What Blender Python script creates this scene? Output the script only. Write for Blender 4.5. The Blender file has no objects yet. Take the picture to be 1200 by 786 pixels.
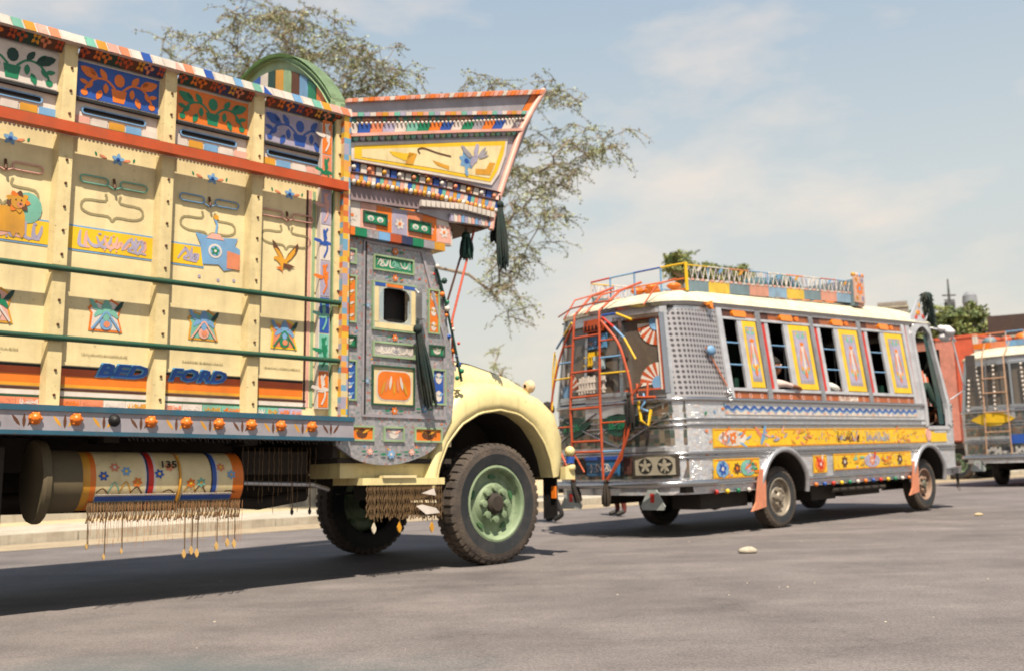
import bpy, bmesh, math, random
from mathutils import Vector, Matrix, noise
from math import sin, cos, pi, radians, sqrt, atan2
scene = bpy.context.scene
COL = scene.collection
# ------------------------------------------------------------------ camera
H = 0.84
pitch = math.atan(152/1167.0); roll = 0.030
R0 = Vector((1, 0, 0)); U0 = Vector((0, -sin(pitch), cos(pitch))); FW = Vector((0, cos(pitch), sin(pitch)))
Rv = R0*cos(roll) - U0*sin(roll); Uv = R0*sin(roll) + U0*cos(roll)
cam_d = bpy.data.cameras.new('camera'); cam = bpy.data.objects.new('camera', cam_d); COL.objects.link(cam)
cam_d.sensor_width = 36; cam_d.lens = 36*1167/1200.0; cam_d.clip_end = 3000; cam_d.clip_start = 0.05
Mx = Matrix.Identity(4)
for i in range(3):
    Mx[i][0] = Rv[i]; Mx[i][1] = Uv[i]; Mx[i][2] = -FW[i]
Mx[2][3] = H
cam.matrix_world = Mx
scene.camera = cam
cam_d.dof.use_dof = True; cam_d.dof.focus_distance = 4.0; cam_d.dof.aperture_fstop = 3.2
# ------------------------------------------------------------------ light
SUN_EL, SUN_AZ = 61.0, 171.0      # azimuth clockwise from +Y (the view direction)
w = bpy.data.worlds.new("World"); scene.world = w; w.use_nodes = True
nt = w.node_tree; nt.nodes.clear(); L = nt.links.new
def wn(t, **k):
    n = nt.nodes.new(t)
    for a, b in k.items(): setattr(n, a, b)
    return n
sky = wn('ShaderNodeTexSky', sky_type='NISHITA', sun_disc=False)
sky.sun_elevation = radians(SUN_EL); sky.sun_rotation = radians(SUN_AZ); sky.dust_density = 3.0; sky.air_density = 1.0; sky.ozone_density = 1.5
tc = wn('ShaderNodeTexCoord'); sep = wn('ShaderNodeSeparateXYZ'); L(tc.outputs['Generated'], sep.inputs[0])
ramp = wn('ShaderNodeValToRGB'); L(sep.outputs['Z'], ramp.inputs[0])
cr = ramp.color_ramp
cr.elements[0].position = 0.0; cr.elements[0].color = (8.1, 7.5, 6.2, 1)
cr.elements[1].position = 1.0; cr.elements[1].color = (1.0, 2.6, 5.4, 1)
for ps, c in ((0.12, (7.4, 7.2, 6.4)), (0.26, (6.4, 6.9, 6.8)), (0.44, (4.5, 5.6, 6.6))):
    e = cr.elements.new(ps); e.color = (*c, 1)
mix1 = wn('ShaderNodeMix', data_type='RGBA'); mix1.inputs[0].default_value = 0.8
L(sky.outputs[0], mix1.inputs[6]); L(ramp.outputs[0], mix1.inputs[7])
# thin high cloud
mp = wn('ShaderNodeMapping'); mp.inputs['Scale'].default_value = (1.3, 1.3, 3.2); mp.inputs['Location'].default_value = (1.15, 0.45, 0.3); L(tc.outputs['Generated'], mp.inputs[0])
nz = wn('ShaderNodeTexNoise'); nz.inputs['Scale'].default_value = 2.6; nz.inputs['Detail'].default_value = 6; nz.inputs['Roughness'].default_value = 0.55; L(mp.outputs[0], nz.inputs[0])
cl = wn('ShaderNodeValToRGB'); cl.color_ramp.elements[0].position = 0.50; cl.color_ramp.elements[1].position = 0.66
cl.color_ramp.elements[1].color = (0.52, 0.52, 0.52, 1); L(nz.outputs[0], cl.inputs[0])
mix2 = wn('ShaderNodeMix', data_type='RGBA'); L(cl.outputs[0], mix2.inputs[0]); L(mix1.outputs[2], mix2.inputs[6]); mix2.inputs[7].default_value = (9.3, 7.8, 6.5, 1)
bg = wn('ShaderNodeBackground'); bg.inputs[1].default_value = 0.052; L(mix2.outputs[2], bg.inputs[0])
out = wn('ShaderNodeOutputWorld'); L(bg.outputs[0], out.inputs[0])
sd = bpy.data.lights.new('sun', 'SUN'); sd.energy = 4.7; sd.angle = radians(0.6); sd.color = (1.0, 0.90, 0.74)
so = bpy.data.objects.new('sun', sd); COL.objects.link(so)
sv = Vector((sin(radians(SUN_AZ))*cos(radians(SUN_EL)), cos(radians(SUN_AZ))*cos(radians(SUN_EL)), sin(radians(SUN_EL))))
so.rotation_euler = sv.to_track_quat('Z', 'Y').to_euler()
scene.view_settings.view_transform = 'Standard'; scene.view_settings.look = 'None'
scene.view_settings.exposure = 1.10; scene.view_settings.gamma = 1.0

# ------------------------------------------------------------------ materials
MC = {}
ALB = 0.70
def lin(c): return tuple(ALB*((v/255.0)/12.92 if v/255.0 <= 0.04045 else ((v/255.0+0.055)/1.055)**2.4) for v in c)
def base_mat(name):
    m = bpy.data.materials.new(name); m.use_nodes = True; n = m.node_tree
    b = n.nodes['Principled BSDF']
    return m, n, b
def M(name, rgb=None, rough=0.6, metal=0.0, var=0.16, scale=7.0, bump=0.0, dirt=0.18, dirtcol=(120, 100, 78), spec=0.4, bscale=None, lum=None):
    if name in MC: return MC[name]
    m, n, b = base_mat(name); c = lin(rgb); ln = n.links.new
    t = n.nodes.new('ShaderNodeTexCoord')
    a = n.nodes.new('ShaderNodeTexNoise'); a.inputs['Scale'].default_value = scale; a.inputs['Detail'].default_value = 6; ln(t.outputs['Object'], a.inputs[0])
    r = n.nodes.new('ShaderNodeMapRange'); r.inputs[1].default_value = 0.3; r.inputs[2].default_value = 0.7; r.inputs[3].default_value = 1-var; r.inputs[4].default_value = 1+var*0.7; ln(a.outputs[0], r.inputs[0])
    mu = n.nodes.new('ShaderNodeVectorMath'); mu.operation = 'SCALE'; mu.inputs[0].default_value = c; ln(r.outputs[0], mu.inputs['Scale'])
    d = n.nodes.new('ShaderNodeTexNoise'); d.inputs['Scale'].default_value = 2.3; d.inputs['Detail'].default_value = 9; d.inputs['Roughness'].default_value = 0.7; ln(t.outputs['Object'], d.inputs[0])
    dr = n.nodes.new('ShaderNodeMapRange'); dr.inputs[1].default_value = 0.45; dr.inputs[2].default_value = 0.75; dr.inputs[3].default_value = dirt*0.25; dr.inputs[4].default_value = min(1, dirt*2.0); ln(d.outputs[0], dr.inputs[0])
    mx = n.nodes.new('ShaderNodeMix'); mx.data_type = 'RGBA'; ln(dr.outputs[0], mx.inputs[0]); ln(mu.outputs[0], mx.inputs[6]); mx.inputs[7].default_value = (*lin(dirtcol), 1)
    ch = n.nodes.new('ShaderNodeTexNoise'); ch.inputs['Scale'].default_value = 26; ch.inputs['Detail'].default_value = 4; ch.inputs['Roughness'].default_value = .75; ln(t.outputs['Object'], ch.inputs[0])
    sm = n.nodes.new('ShaderNodeMapping'); sm.inputs['Scale'].default_value = (9, 9, .7); ln(t.outputs['Object'], sm.inputs[0])
    sk_ = n.nodes.new('ShaderNodeTexNoise'); sk_.inputs['Scale'].default_value = 1.6; sk_.inputs['Detail'].default_value = 6; ln(sm.outputs[0], sk_.inputs[0])
    c1 = n.nodes.new('ShaderNodeMapRange'); c1.inputs[1].default_value = .63; c1.inputs[2].default_value = .70; c1.inputs[4].default_value = min(.75, dirt*3.2); ln(ch.outputs[0], c1.inputs[0])
    c2 = n.nodes.new('ShaderNodeMapRange'); c2.inputs[1].default_value = .52; c2.inputs[2].default_value = .78; c2.inputs[4].default_value = min(.6, dirt*1.3); ln(sk_.outputs[0], c2.inputs[0])
    cm = n.nodes.new('ShaderNodeMath'); cm.operation = 'MAXIMUM'; ln(c1.outputs[0], cm.inputs[0]); ln(c2.outputs[0], cm.inputs[1])
    mx_ = n.nodes.new('ShaderNodeMix'); mx_.data_type = 'RGBA'; ln(cm.outputs[0], mx_.inputs[0]); ln(mx.outputs[2], mx_.inputs[6]); mx_.inputs[7].default_value = (*lin(tuple(v*.8 for v in dirtcol)), 1)
    ln(mx_.outputs[2], b.inputs['Base Color'])
    rr = n.nodes.new('ShaderNodeMapRange'); rr.inputs[3].default_value = rough*0.8; rr.inputs[4].default_value = min(1, rough*1.25); ln(d.outputs[0], rr.inputs[0]); ln(rr.outputs[0], b.inputs['Roughness'])
    b.inputs['Metallic'].default_value = metal; b.inputs['Specular IOR Level'].default_value = spec
    if bump:
        bn = n.nodes.new('ShaderNodeTexNoise'); bn.inputs['Scale'].default_value = bscale or scale*3; bn.inputs['Detail'].default_value = 5; ln(t.outputs['Object'], bn.inputs[0])
        bp = n.nodes.new('ShaderNodeBump'); bp.inputs['Strength'].default_value = bump; bp.inputs['Distance'].default_value = 0.02; ln(bn.outputs[0], bp.inputs['Height']); ln(bp.outputs[0], b.inputs['Normal'])
    MC[name] = m; return m
def mosaic(name, pal, size, axes=(1, 0, 1), rough=0.45, metal=0.2, bump=0.25):
    """small reflective tape tiles: a random palette colour per cell of object space"""
    if name in MC: return MC[name]
    m, n, b = base_mat(name); ln = n.links.new
    t = n.nodes.new('ShaderNodeTexCoord')
    s = n.nodes.new('ShaderNodeVectorMath'); s.operation = 'MULTIPLY'; sz = size if isinstance(size, tuple) else (size,)*3
    s.inputs[1].default_value = tuple(axes[i]/sz[i] for i in range(3)); ln(t.outputs['Object'], s.inputs[0])
    f = n.nodes.new('ShaderNodeVectorMath'); f.operation = 'FLOOR'; ln(s.outputs[0], f.inputs[0])
    wn_ = n.nodes.new('ShaderNodeTexWhiteNoise'); wn_.noise_dimensions = '3D'; ln(f.outputs[0], wn_.inputs[0])
    rp = n.nodes.new('ShaderNodeValToRGB'); rp.color_ramp.interpolation = 'CONSTANT'; ln(wn_.outputs['Value'], rp.inputs[0])
    k = len(pal)
    for i, c in enumerate(pal):
        e = rp.color_ramp.elements[i] if i < 2 else rp.color_ramp.elements.new(i/k)
        e.position = i/k; e.color = (*lin(c), 1)
    nz = n.nodes.new('ShaderNodeTexNoise'); nz.inputs['Scale'].default_value = 9; nz.inputs['Detail'].default_value = 6; ln(t.outputs['Object'], nz.inputs[0])
    r = n.nodes.new('ShaderNodeMapRange'); r.inputs[3].default_value = 0.84; r.inputs[4].default_value = 1.12; ln(nz.outputs[0], r.inputs[0])
    mu = n.nodes.new('ShaderNodeVectorMath'); mu.operation = 'SCALE'; ln(rp.outputs[0], mu.inputs[0]); ln(r.outputs[0], mu.inputs['Scale'])
    ln(mu.outputs[0], b.inputs['Base Color']); b.inputs['Metallic'].default_value = metal; b.inputs['Roughness'].default_value = rough
    if bump:
        bp = n.nodes.new('ShaderNodeBump'); bp.inputs['Strength'].default_value = bump; bp.inputs['Distance'].default_value = 0.01; ln(wn_.outputs['Value'], bp.inputs['Height']); ln(bp.outputs[0], b.inputs['Normal'])
    MC[name] = m; return m

cream = M('cream_paint', (243, 222, 170), 0.5, dirt=0.16, var=0.08, bump=0.12, bscale=3)
cream2 = M('post_paint', (240, 218, 162), 0.55, dirt=0.22, var=0.1, bump=0.1)
yelbody = M('hood_paint', (244, 226, 164), 0.42, dirt=0.22, var=0.05, bump=0.05, bscale=2)
ored = M('orange_red_rail', (196, 78, 28), 0.5, dirt=0.15)
green = M('green_rail', (16, 78, 56), 0.45, dirt=0.12)
dgreen = M('dark_green', (10, 62, 52), 0.5, dirt=0.05)
bgreen = M('bright_green', (22, 128, 88), 0.35, dirt=0.05)
lgreen = M('pale_green', (156, 184, 142), 0.5)
mint = M('mint', (120, 190, 170), 0.5)
white = M('off_white', (226, 214, 204), 0.5, dirt=0.12)
pink = M('pink', (236, 176, 160), 0.5)
lilac = M('lilac', (178, 170, 196), 0.5)
lblue = M('light_blue', (120, 170, 215), 0.5)
blue = M('blue', (36, 84, 170), 0.4, dirt=0.06)
dblue = M('deep_blue', (22, 46, 92), 0.5)
teal = M('teal_edge', (36, 92, 116), 0.5)
yellow = M('yellow', (244, 196, 30), 0.42, dirt=0.08, var=0.12)
gold = M('gold', (226, 160, 40), 0.4)
orange = M('orange', (236, 122, 30), 0.42, dirt=0.08)
salmon = M('salmon', (232, 140, 100), 0.5)
red = M('red', (206, 40, 26), 0.45, dirt=0.06)
brown = M('brown', (96, 52, 26), 0.6)
maroon = M('maroon', (74, 26, 22), 0.6)
black = M('black', (16, 15, 17), 0.6, dirt=0.06)
hole = M('dark_opening', (22, 19, 18), 0.8, dirt=0.02)
under = M('underside_grime', (44, 38, 34), 0.9, dirt=0.25, dirtcol=(86, 72, 58))
steel = M('bare_steel', (214, 215, 220), 0.38, metal=0.75, var=0.12, dirt=0.12, bump=0.15)
chrome = M('chrome', (205, 204, 206), 0.22, metal=0.95, var=0.06, dirt=0.05, bump=0.08)
greyp = M('grey_lilac_paint', (176, 170, 178), 0.45, metal=0.25, dirt=0.14)
rubber = M('tyre_rubber', (70, 64, 62), 0.85, dirt=0.42, dirtcol=(128, 112, 96), bump=0.3, bscale=60, spec=0.2)
rubber2 = M('tyre_side', (38, 44, 50), 0.75, dirt=0.22, dirtcol=(100, 90, 82), spec=0.25)
rimg = M('rim_green', (150, 166, 132), 0.6, dirt=0.38, dirtcol=(58, 92, 62))
rimgd = M('rim_green_dark', (38, 110, 66), 0.6, dirt=0.3)
chainm = M('chain_metal', (142, 112, 78), 0.5, metal=0.5, dirt=0.3)
cloth_b = M('black_tassel', (14, 16, 24), 0.95, var=0.4, scale=40)
cloth_g = M('dark_green_tassel', (10, 44, 44), 0.95, var=0.4, scale=40)
roofc = M('roof_cream', (226, 219, 190), 0.55, dirt=0.18)
skin = M('skin', (150, 98, 68), 0.6, dirt=0.02)
hairm = M('hair', (22, 17, 14), 0.8, dirt=0.02)
GREYS = [(176, 174, 178), (164, 164, 168), (186, 180, 180), (154, 156, 160), (180, 176, 182), (170, 166, 166)]
chamak = mosaic('patterned_sheet', GREYS+GREYS+GREYS+[(150, 170, 168), (205, 190, 196), (190, 140, 130)], 0.020, metal=0.45)
tape = mosaic('mixed_tape', [(214, 186, 176), (120, 150, 196), (232, 178, 60), (214, 120, 70), (206, 206, 200), (90, 160, 120), (222, 170, 160), (120, 110, 150)], 0.035)
tape_d = mosaic('dark_tape', [(122, 48, 26), (30, 78, 60), (36, 34, 70), (150, 72, 30), (18, 66, 56), (90, 52, 30), (112, 40, 36)], (0.15, 1, 0.3))
tape_y = mosaic('post_tape', [(236, 190, 60), (226, 120, 60), (120, 170, 200), (228, 206, 160), (180, 170, 190), (240, 170, 80)], 0.045)
embossed = mosaic('embossed_steel', [(226, 228, 234), (218, 220, 228), (232, 233, 236), (210, 213, 224), (224, 225, 230), (226, 216, 214)], (0.04, 0.04, 0.028), axes=(1, 1, 1), rough=0.3, metal=0.5, bump=0.6)
mirror_m = mosaic('mirror_mosaic', [(146, 134, 120), (118, 114, 106), (164, 150, 134), (96, 106, 98), (130, 124, 126), (152, 124, 104), (108, 122, 116)], (0.07, 0.06, 0.05), axes=(0, 1, 1), rough=0.3, metal=0.6)
def clear_glass():
    m, n, b = base_mat('clear_glass'); tr = n.nodes.new('ShaderNodeBsdfTransparent'); tr.inputs[0].default_value = (.82, .88, .86, 1); mx = n.nodes.new('ShaderNodeMixShader'); mx.inputs[0].default_value = .82
    b.inputs['Base Color'].default_value = (.25, .27, .27, 1); b.inputs['Roughness'].default_value = .12; n.links.new(b.outputs[0], mx.inputs[1]); n.links.new(tr.outputs[0], mx.inputs[2]); n.links.new(mx.outputs[0], n.nodes['Material Output'].inputs[0]); return m
glass = clear_glass()

# ------------------------------------------------------------------ mesh builder
class MB:
    def __init__(s): s.v = []; s.f = []; s.mi = []; s.ms = []; s.sm = []; s.uv = None
    def m(s, mat):
        if mat not in s.ms: s.ms.append(mat)
        return s.ms.index(mat)
    def face(s, pts, mat, sm=False):
        k = len(s.v); s.v += [tuple(p) for p in pts]; s.f.append(tuple(range(k, k+len(pts)))); s.mi.append(s.m(mat)); s.sm.append(sm)
    def grid(s, rows, mat, sm=True, closed=False):
        k = len(s.v); n = len(rows[0])
        for r in rows: s.v += [tuple(p) for p in r]
        mm = s.m(mat)
        for i in range(len(rows)-1):
            for j in range(n if closed else n-1):
                a = k+i*n+j; b = k+i*n+(j+1) % n
                s.f.append((a, b, b+n, a+n)); s.mi.append(mm); s.sm.append(sm)
    def hexa(s, c, mat):   # c: 8 corners, bottom 4 then top 4
        k = len(s.v); s.v += [tuple(p) for p in c]; mm = s.m(mat)
        for q in ((0, 3, 2, 1), (4, 5, 6, 7), (0, 1, 5, 4), (1, 2, 6, 5), (2, 3, 7, 6), (3, 0, 4, 7)):
            s.f.append(tuple(k+i for i in q)); s.mi.append(mm); s.sm.append(False)
    def box(s, x0, x1, y0, y1, z0, z1, mat):
        s.hexa([(x0, y0, z0), (x1, y0, z0), (x1, y1, z0), (x0, y1, z0), (x0, y0, z1), (x1, y0, z1), (x1, y1, z1), (x0, y1, z1)], mat)
    def fbox(s, F, a0, a1, b0, b1, d0, d1, mat, n=1):   # box in a frame F(a, b, d)
        for i in range(n):
            p = a0+(a1-a0)*i/n; q = a0+(a1-a0)*(i+1)/n
            s.hexa([F(p, b0, d0), F(q, b0, d0), F(q, b0, d1), F(p, b0, d1), F(p, b1, d0), F(q, b1, d0), F(q, b1, d1), F(p, b1, d1)], mat)
    def fpoly(s, F, pts, d, mat): s.face([F(a, b, d) for a, b in pts], mat)
    def prism(s, F, pts, d0, d1, mat, side=None):
        k = len(s.v); n = len(pts); s.v += [F(a, b, d0) for a, b in pts]+[F(a, b, d1) for a, b in pts]; mm = s.m(mat); ms_ = s.m(side or mat)
        s.f += [tuple(range(k, k+n)), tuple(range(k+n, k+2*n))]; s.mi += [mm, mm]; s.sm += [False]*2
        for i in range(n):
            j = (i+1) % n; s.f.append((k+i, k+j, k+n+j, k+n+i)); s.mi.append(ms_); s.sm.append(False)
    def ring(s, F, outer, inner, d0, d1, mat):  # frame between two outlines with same count
        n = len(outer)
        s.grid([[F(a, b, d0) for a, b in outer], [F(a, b, d1) for a, b in outer], [F(a, b, d1) for a, b in inner], [F(a, b, d0) for a, b in inner]], mat, sm=False, closed=True)
    def tube(s, pts, r, mat, n=6, closed=False, sm=True):
        pts = [Vector(p) for p in pts]; rows = []
        N = len(pts); up = None
        for i, p in enumerate(pts):
            if closed: t = pts[(i+1) % N]-pts[i-1]
            else: t = pts[min(i+1, N-1)]-pts[max(i-1, 0)]
            t.normalize()
            if up is None: up = t.orthogonal().normalized()
            up = (up-t*up.dot(t)); up.normalize(); sd_ = t.cross(up)
            rr = r[i] if isinstance(r, (list, tuple)) else r
            rows.append([p+(up*cos(2*pi*k/n)+sd_*sin(2*pi*k/n))*rr for k in range(n)])
        if closed: rows.append(rows[0])
        s.grid(rows, mat, sm, closed=True)
        if not closed:
            s.face(rows[0], mat); s.face(rows[-1], mat)
    def lathe(s, prof, o, mat, axis='y', n=24, sm=True, mats=None):
        rows = []
        for r, h in prof:
            row = []
            for k in range(n):
                a = 2*pi*k/n; c, q = cos(a)*r, sin(a)*r
                row.append({'y': (o[0]+c, o[1]+h, o[2]+q), 'x': (o[0]+h, o[1]+c, o[2]+q), 'z': (o[0]+c, o[1]+q, o[2]+h)}[axis])
            rows.append(row)
        for i in range(len(rows)-1):
            s.grid(rows[i:i+2], mats[i] if mats else mat, sm, closed=True)
    def ball(s, c, r, mat, n=8, sc=(1, 1, 1)):
        rows = []
        for i in range(n//2+2):
            th = pi*i/(n//2+1); rows.append([(c[0]+r*sc[0]*sin(th)*cos(2*pi*k/n), c[1]+r*sc[1]*sin(th)*sin(2*pi*k/n), c[2]+r*sc[2]*cos(th)) for k in range(n)])
        s.grid(rows, mat, True, closed=True)
    def ribbon(s, F, pts, w_, d, mat):
        n = len(pts); lo, hi = [], []
        for i, (a, b) in enumerate(pts):
            a0, b0 = pts[max(0, i-1)]; a1, b1 = pts[min(n-1, i+1)]
            tx, tz = a1-a0, b1-b0; l = sqrt(tx*tx+tz*tz) or 1
            ww = (w_[i] if isinstance(w_, (list, tuple)) else w_)/2
            lo.append(F(a-tz/l*ww, b+tx/l*ww, d)); hi.append(F(a+tz/l*ww, b-tx/l*ww, d))
        s.grid([lo, hi], mat, False)
    def build(s, name, parent=None, fn=None, bevel=0):
        me = bpy.data.meshes.new(name)
        vs = [fn(p) for p in s.v] if fn else s.v
        me.from_pydata(vs, [], s.f)
        for m_ in s.ms: me.materials.append(m_)
        me.polygons.foreach_set('material_index', s.mi); me.polygons.foreach_set('use_smooth', s.sm)
        me.validate(); me.update()
        o = bpy.data.objects.new(name, me); COL.objects.link(o)
        if parent: o.parent = parent
        if bevel:
            bv = o.modifiers.new('bevel', 'BEVEL'); bv.width = bevel; bv.segments = 2; bv.limit_method = 'ANGLE'
        return o
def thing(name, label, cat, loc=(0, 0, 0), rot=(0, 0, 0), group=None):
    o = bpy.data.objects.new(name, None); COL.objects.link(o); o.location = loc; o.rotation_euler = rot; o.empty_display_size = 0.2
    return tag(o, label, cat, group)
def tag(o, label=None, cat=None, group=None, kind=None):
    if label: o['label'] = label
    if cat: o['category'] = cat
    if group: o['group'] = group
    if kind: o['kind'] = kind
    return o
def lerp(a, b, t): return a+(b-a)*t
def pl(x, pts):      # piecewise linear
    if x <= pts[0][0]: return pts[0][1]
    for (a, b), (c, d) in zip(pts, pts[1:]):
        if x <= c: return b+(d-b)*(x-a)/(c-a)
    return pts[-1][1]
def smooth_path(pts, k=6):
    out_ = []; n = len(pts)
    for i in range(n-1):
        p0, p1, p2, p3 = pts[max(i-1, 0)], pts[i], pts[i+1], pts[min(i+2, n-1)]
        for j in range(k):
            t = j/k
            out_.append(tuple(0.5*((2*p1[q])+(-p0[q]+p2[q])*t+(2*p0[q]-5*p1[q]+4*p2[q]-p3[q])*t*t+(-p0[q]+3*p1[q]-3*p2[q]+p3[q])*t**3) for q in range(len(p1))))
    out_.append(tuple(pts[-1])); return out_

# ------------------------------------------------------------------ painted ornaments
def circ(cx, cz, r, n=14, rz=None, a0=0): return [(cx+r*cos(a0+2*pi*i/n), cz+(rz or r)*sin(a0+2*pi*i/n)) for i in range(n)]
def leafpts(cx, cz, ang, l, w_): 
    c, s_ = cos(ang), sin(ang); o_ = []
    for u, v in ((0, 0), (0.25, 0.8), (0.55, 1), (0.85, 0.55), (1, 0), (0.85, -0.55), (0.55, -1), (0.25, -0.8)):
        o_.append((cx+c*u*l-s_*v*w_/2, cz+s_*u*l+c*v*w_/2))
    return o_
def rrect(x0, x1, z0, z1, r, k=4):
    o_ = []
    for (cx, cz, a) in ((x1-r, z1-r, 0), (x0+r, z1-r, pi/2), (x0+r, z0+r, pi), (x1-r, z0+r, 1.5*pi)):
        for i in range(k+1): o_.append((cx+r*cos(a+i*pi/2/k), cz+r*sin(a+i*pi/2/k)))
    return o_
def flower(mb, F, cx, cz, r, petal, heart, d, n=6, a0=0.2):
    for i in range(n): mb.fpoly(F, leafpts(cx, cz, a0+2*pi*i/n, r, r*0.6), d+0.0006*(i % 2), petal)
    mb.fpoly(F, circ(cx, cz, r*0.3, 8), d+0.002, heart)
def bouquet(mb, F, cx, cz, w_, h_, mat, d, m2=None):
    m2 = m2 or mat; b = cz-h_/2
    mb.fpoly(F, [(cx-w_*0.07, b), (cx+w_*0.07, b), (cx+w_*0.10, b+h_*0.42), (cx-w_*0.10, b+h_*0.42)], d, mat)
    mb.fpoly(F, circ(cx, b+h_*0.74, h_*0.17, 10, h_*0.22), d+0.001, m2)
    for s in (-1, 1):
        st = [(cx+s*w_*0.05, b+h_*0.42), (cx+s*w_*0.16, b+h_*0.66), (cx+s*w_*0.30, b+h_*0.62), (cx+s*w_*0.40, b+h_*0.34), (cx+s*w_*0.43, b+h_*0.12)]
        mb.ribbon(F, smooth_path(st, 4), h_*0.07, d, mat)
        for (u, v, an, l) in ((0.16, 0.66, 1.0, 0.16), (0.26, 0.64, 0.45, 0.26), (0.33, 0.5, -0.9, 0.13), (0.17, 0.55, -1.6, 0.14), (0.38, 0.40, 0.3, 0.12), (0.22, 0.3, -1.2, 0.15), (0.30, 0.72, 0.9, 0.12)):
            a = an if s > 0 else pi-an
            mb.fpoly(F, leafpts(cx+s*u*w_, b+v*h_, a, l*w_, l*w_*0.5), d+0.0012, m2 if l > 0.15 else mat)
        mb.fpoly(F, circ(cx+s*w_*0.43, b+h_*0.10, h_*0.11, 8), d+0.001, mat)
def bird(mb, F, cx, cz, s, m1, m2, d, flip=1, tilt=0.0):
    def T(p): 
        x, z = p[0]*flip, p[1]; return (cx+s*(x*cos(tilt)-z*sin(tilt)), cz+s*(x*sin(tilt)+z*cos(tilt)))
    mb.fpoly(F, [T(p) for p in ((-.12, .0), (.0, .16), (.2, .1), (.32, .2), (.45, .12), (.33, .06), (.22, -.1), (.0, -.22), (-.18, -.34), (-.24, -.22))], d, m1)
    mb.fpoly(F, [T(p) for p in ((.02, .1), (-.08, .3), (-.34, .62), (-.5, .66), (-.42, .35), (-.22, .08))], d+.001, m2)
    mb.fpoly(F, [T(p) for p in ((.14, .1), (.16, .34), (.4, .66), (.56, .6), (.46, .4), (.26, .1))], d+.0015, m1)
def eagle(mb, F, cx, cz, s, d):
    def T(p, f=1): return (cx+s*p[0]*f, cz+s*p[1])
    mb.fpoly(F, [T(p) for p in ((-.12, .02), (-.3, .28), (-.46, .52), (-.5, .78), (-.36, .7), (-.22, .5), (-.08, .3), (.02, .12))], d, brown)
    mb.fpoly(F, [T(p) for p in ((-.10, .0), (-.28, .26), (-.40, .46), (-.3, .46), (-.16, .34), (0, .1))], d+.001, gold)
    mb.fpoly(F, [T(p) for p in ((.06, .0), (.2, .3), (.42, .56), (.62, .78), (.66, .62), (.56, .36), (.38, .12), (.18, -.06))], d+.001, brown)
    mb.fpoly(F, [T(p) for p in ((.06, .0), (.2, .24), (.38, .46), (.52, .6), (.5, .36), (.34, .12), (.16, -.04))], d+.002, gold)
    mb.fpoly(F, [T(p) for p in ((-.42, .1), (-.3, .15), (-.12, .1), (.12, .06), (.18, -.1), (.02, -.3), (-.06, -.42), (-.14, -.34), (-.14, -.16), (-.3, -.02), (-.42, .02))], d+.003, gold)
    mb.fpoly(F, [T(p) for p in ((.0, -.1), (.3, -.12), (.52, -.2), (.36, -.24), (.26, -.34), (.12, -.26), (-.02, -.3))], d+.004, brown)
    mb.fpoly(F, [T(p) for p in ((-.34, -.3), (-.12, -.24), (.0, -.5), (-.1, -.4), (-.22, -.34))], d+.0035, orange)
def scribble(mb, F, x0, x1, z0, z1, mat, d, seed=0, wd=0.16, m2=None):
    wd *= .72
    """painted calligraphic strokes filling a band"""
    rg = random.Random(seed); h_ = z1-z0; x = x0
    while x < x1-h_*0.25:
        l = h_*rg.uniform(0.5, 1.1); l = min(l, x1-x)
        k = rg.randint(0, 3); mm = mat if rg.random() < 0.7 or not m2 else m2
        if k == 0: p = [(x, z0+h_*.75), (x+l*.25, z0+h_*.3), (x+l*.6, z0+h_*.2), (x+l*.9, z0+h_*.5), (x+l, z0+h_*.85)]
        elif k == 1: p = [(x+l*.5, z0+h_*.98), (x+l*.45, z0+h_*.5), (x+l*.5, z0+h_*.15), (x+l*.9, z0+h_*.1)]
        elif k == 2: p = [(x, z0+h_*.15), (x+l*.3, z0+h_*.6), (x+l*.55, z0+h_*.8), (x+l*.7, z0+h_*.45), (x+l*.4, z0+h_*.2), (x+l, z0+h_*.08)]
        else: p = [(x, z0+h_*.5), (x+l*.3, z0+h_*.25), (x+l*.5, z0+h_*.55), (x+l*.7, z0+h_*.25), (x+l, z0+h_*.6)]
        q = smooth_path(p, 5); n = len(q)
        mb.ribbon(F, q, [h_*wd*(0.45+0.75*sin(pi*(i+.5)/n)) for i in range(n)], d+rg.random()*.0008, mm)
        for _ in range(rg.randint(0, 2)):
            a, b = x+rg.random()*l, z0+h_*rg.choice((.05, .9, .8)); r = h_*.07
            mb.fpoly(F, [(a-r, b), (a, b+r), (a+r, b), (a, b-r)], d+.001, mm)
        x += l*rg.uniform(.38, .62)
def text_mesh(txt, size, parent, loc, rot, mat, extr=0.004, shear=0.0, sx=1.0, name='lettering', bold=0.0):
    cu = bpy.data.curves.new(name, 'FONT'); cu.body = txt; cu.size = size; cu.extrude = extr; cu.shear = shear; cu.offset = bold; cu.resolution_u = 2
    to = bpy.data.objects.new('tmp', cu); COL.objects.link(to)
    bpy.context.view_layer.update()
    me = bpy.data.meshes.new_from_object(to.evaluated_get(bpy.context.evaluated_depsgraph_get()))
    bpy.data.objects.remove(to); me.name = name; me.materials.clear(); me.materials.append(mat)
    o = bpy.data.objects.new(name, me); COL.objects.link(o); o.parent = parent; o.location = loc; o.rotation_euler = rot; o.scale = (sx, 1, 1)
    return o
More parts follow.
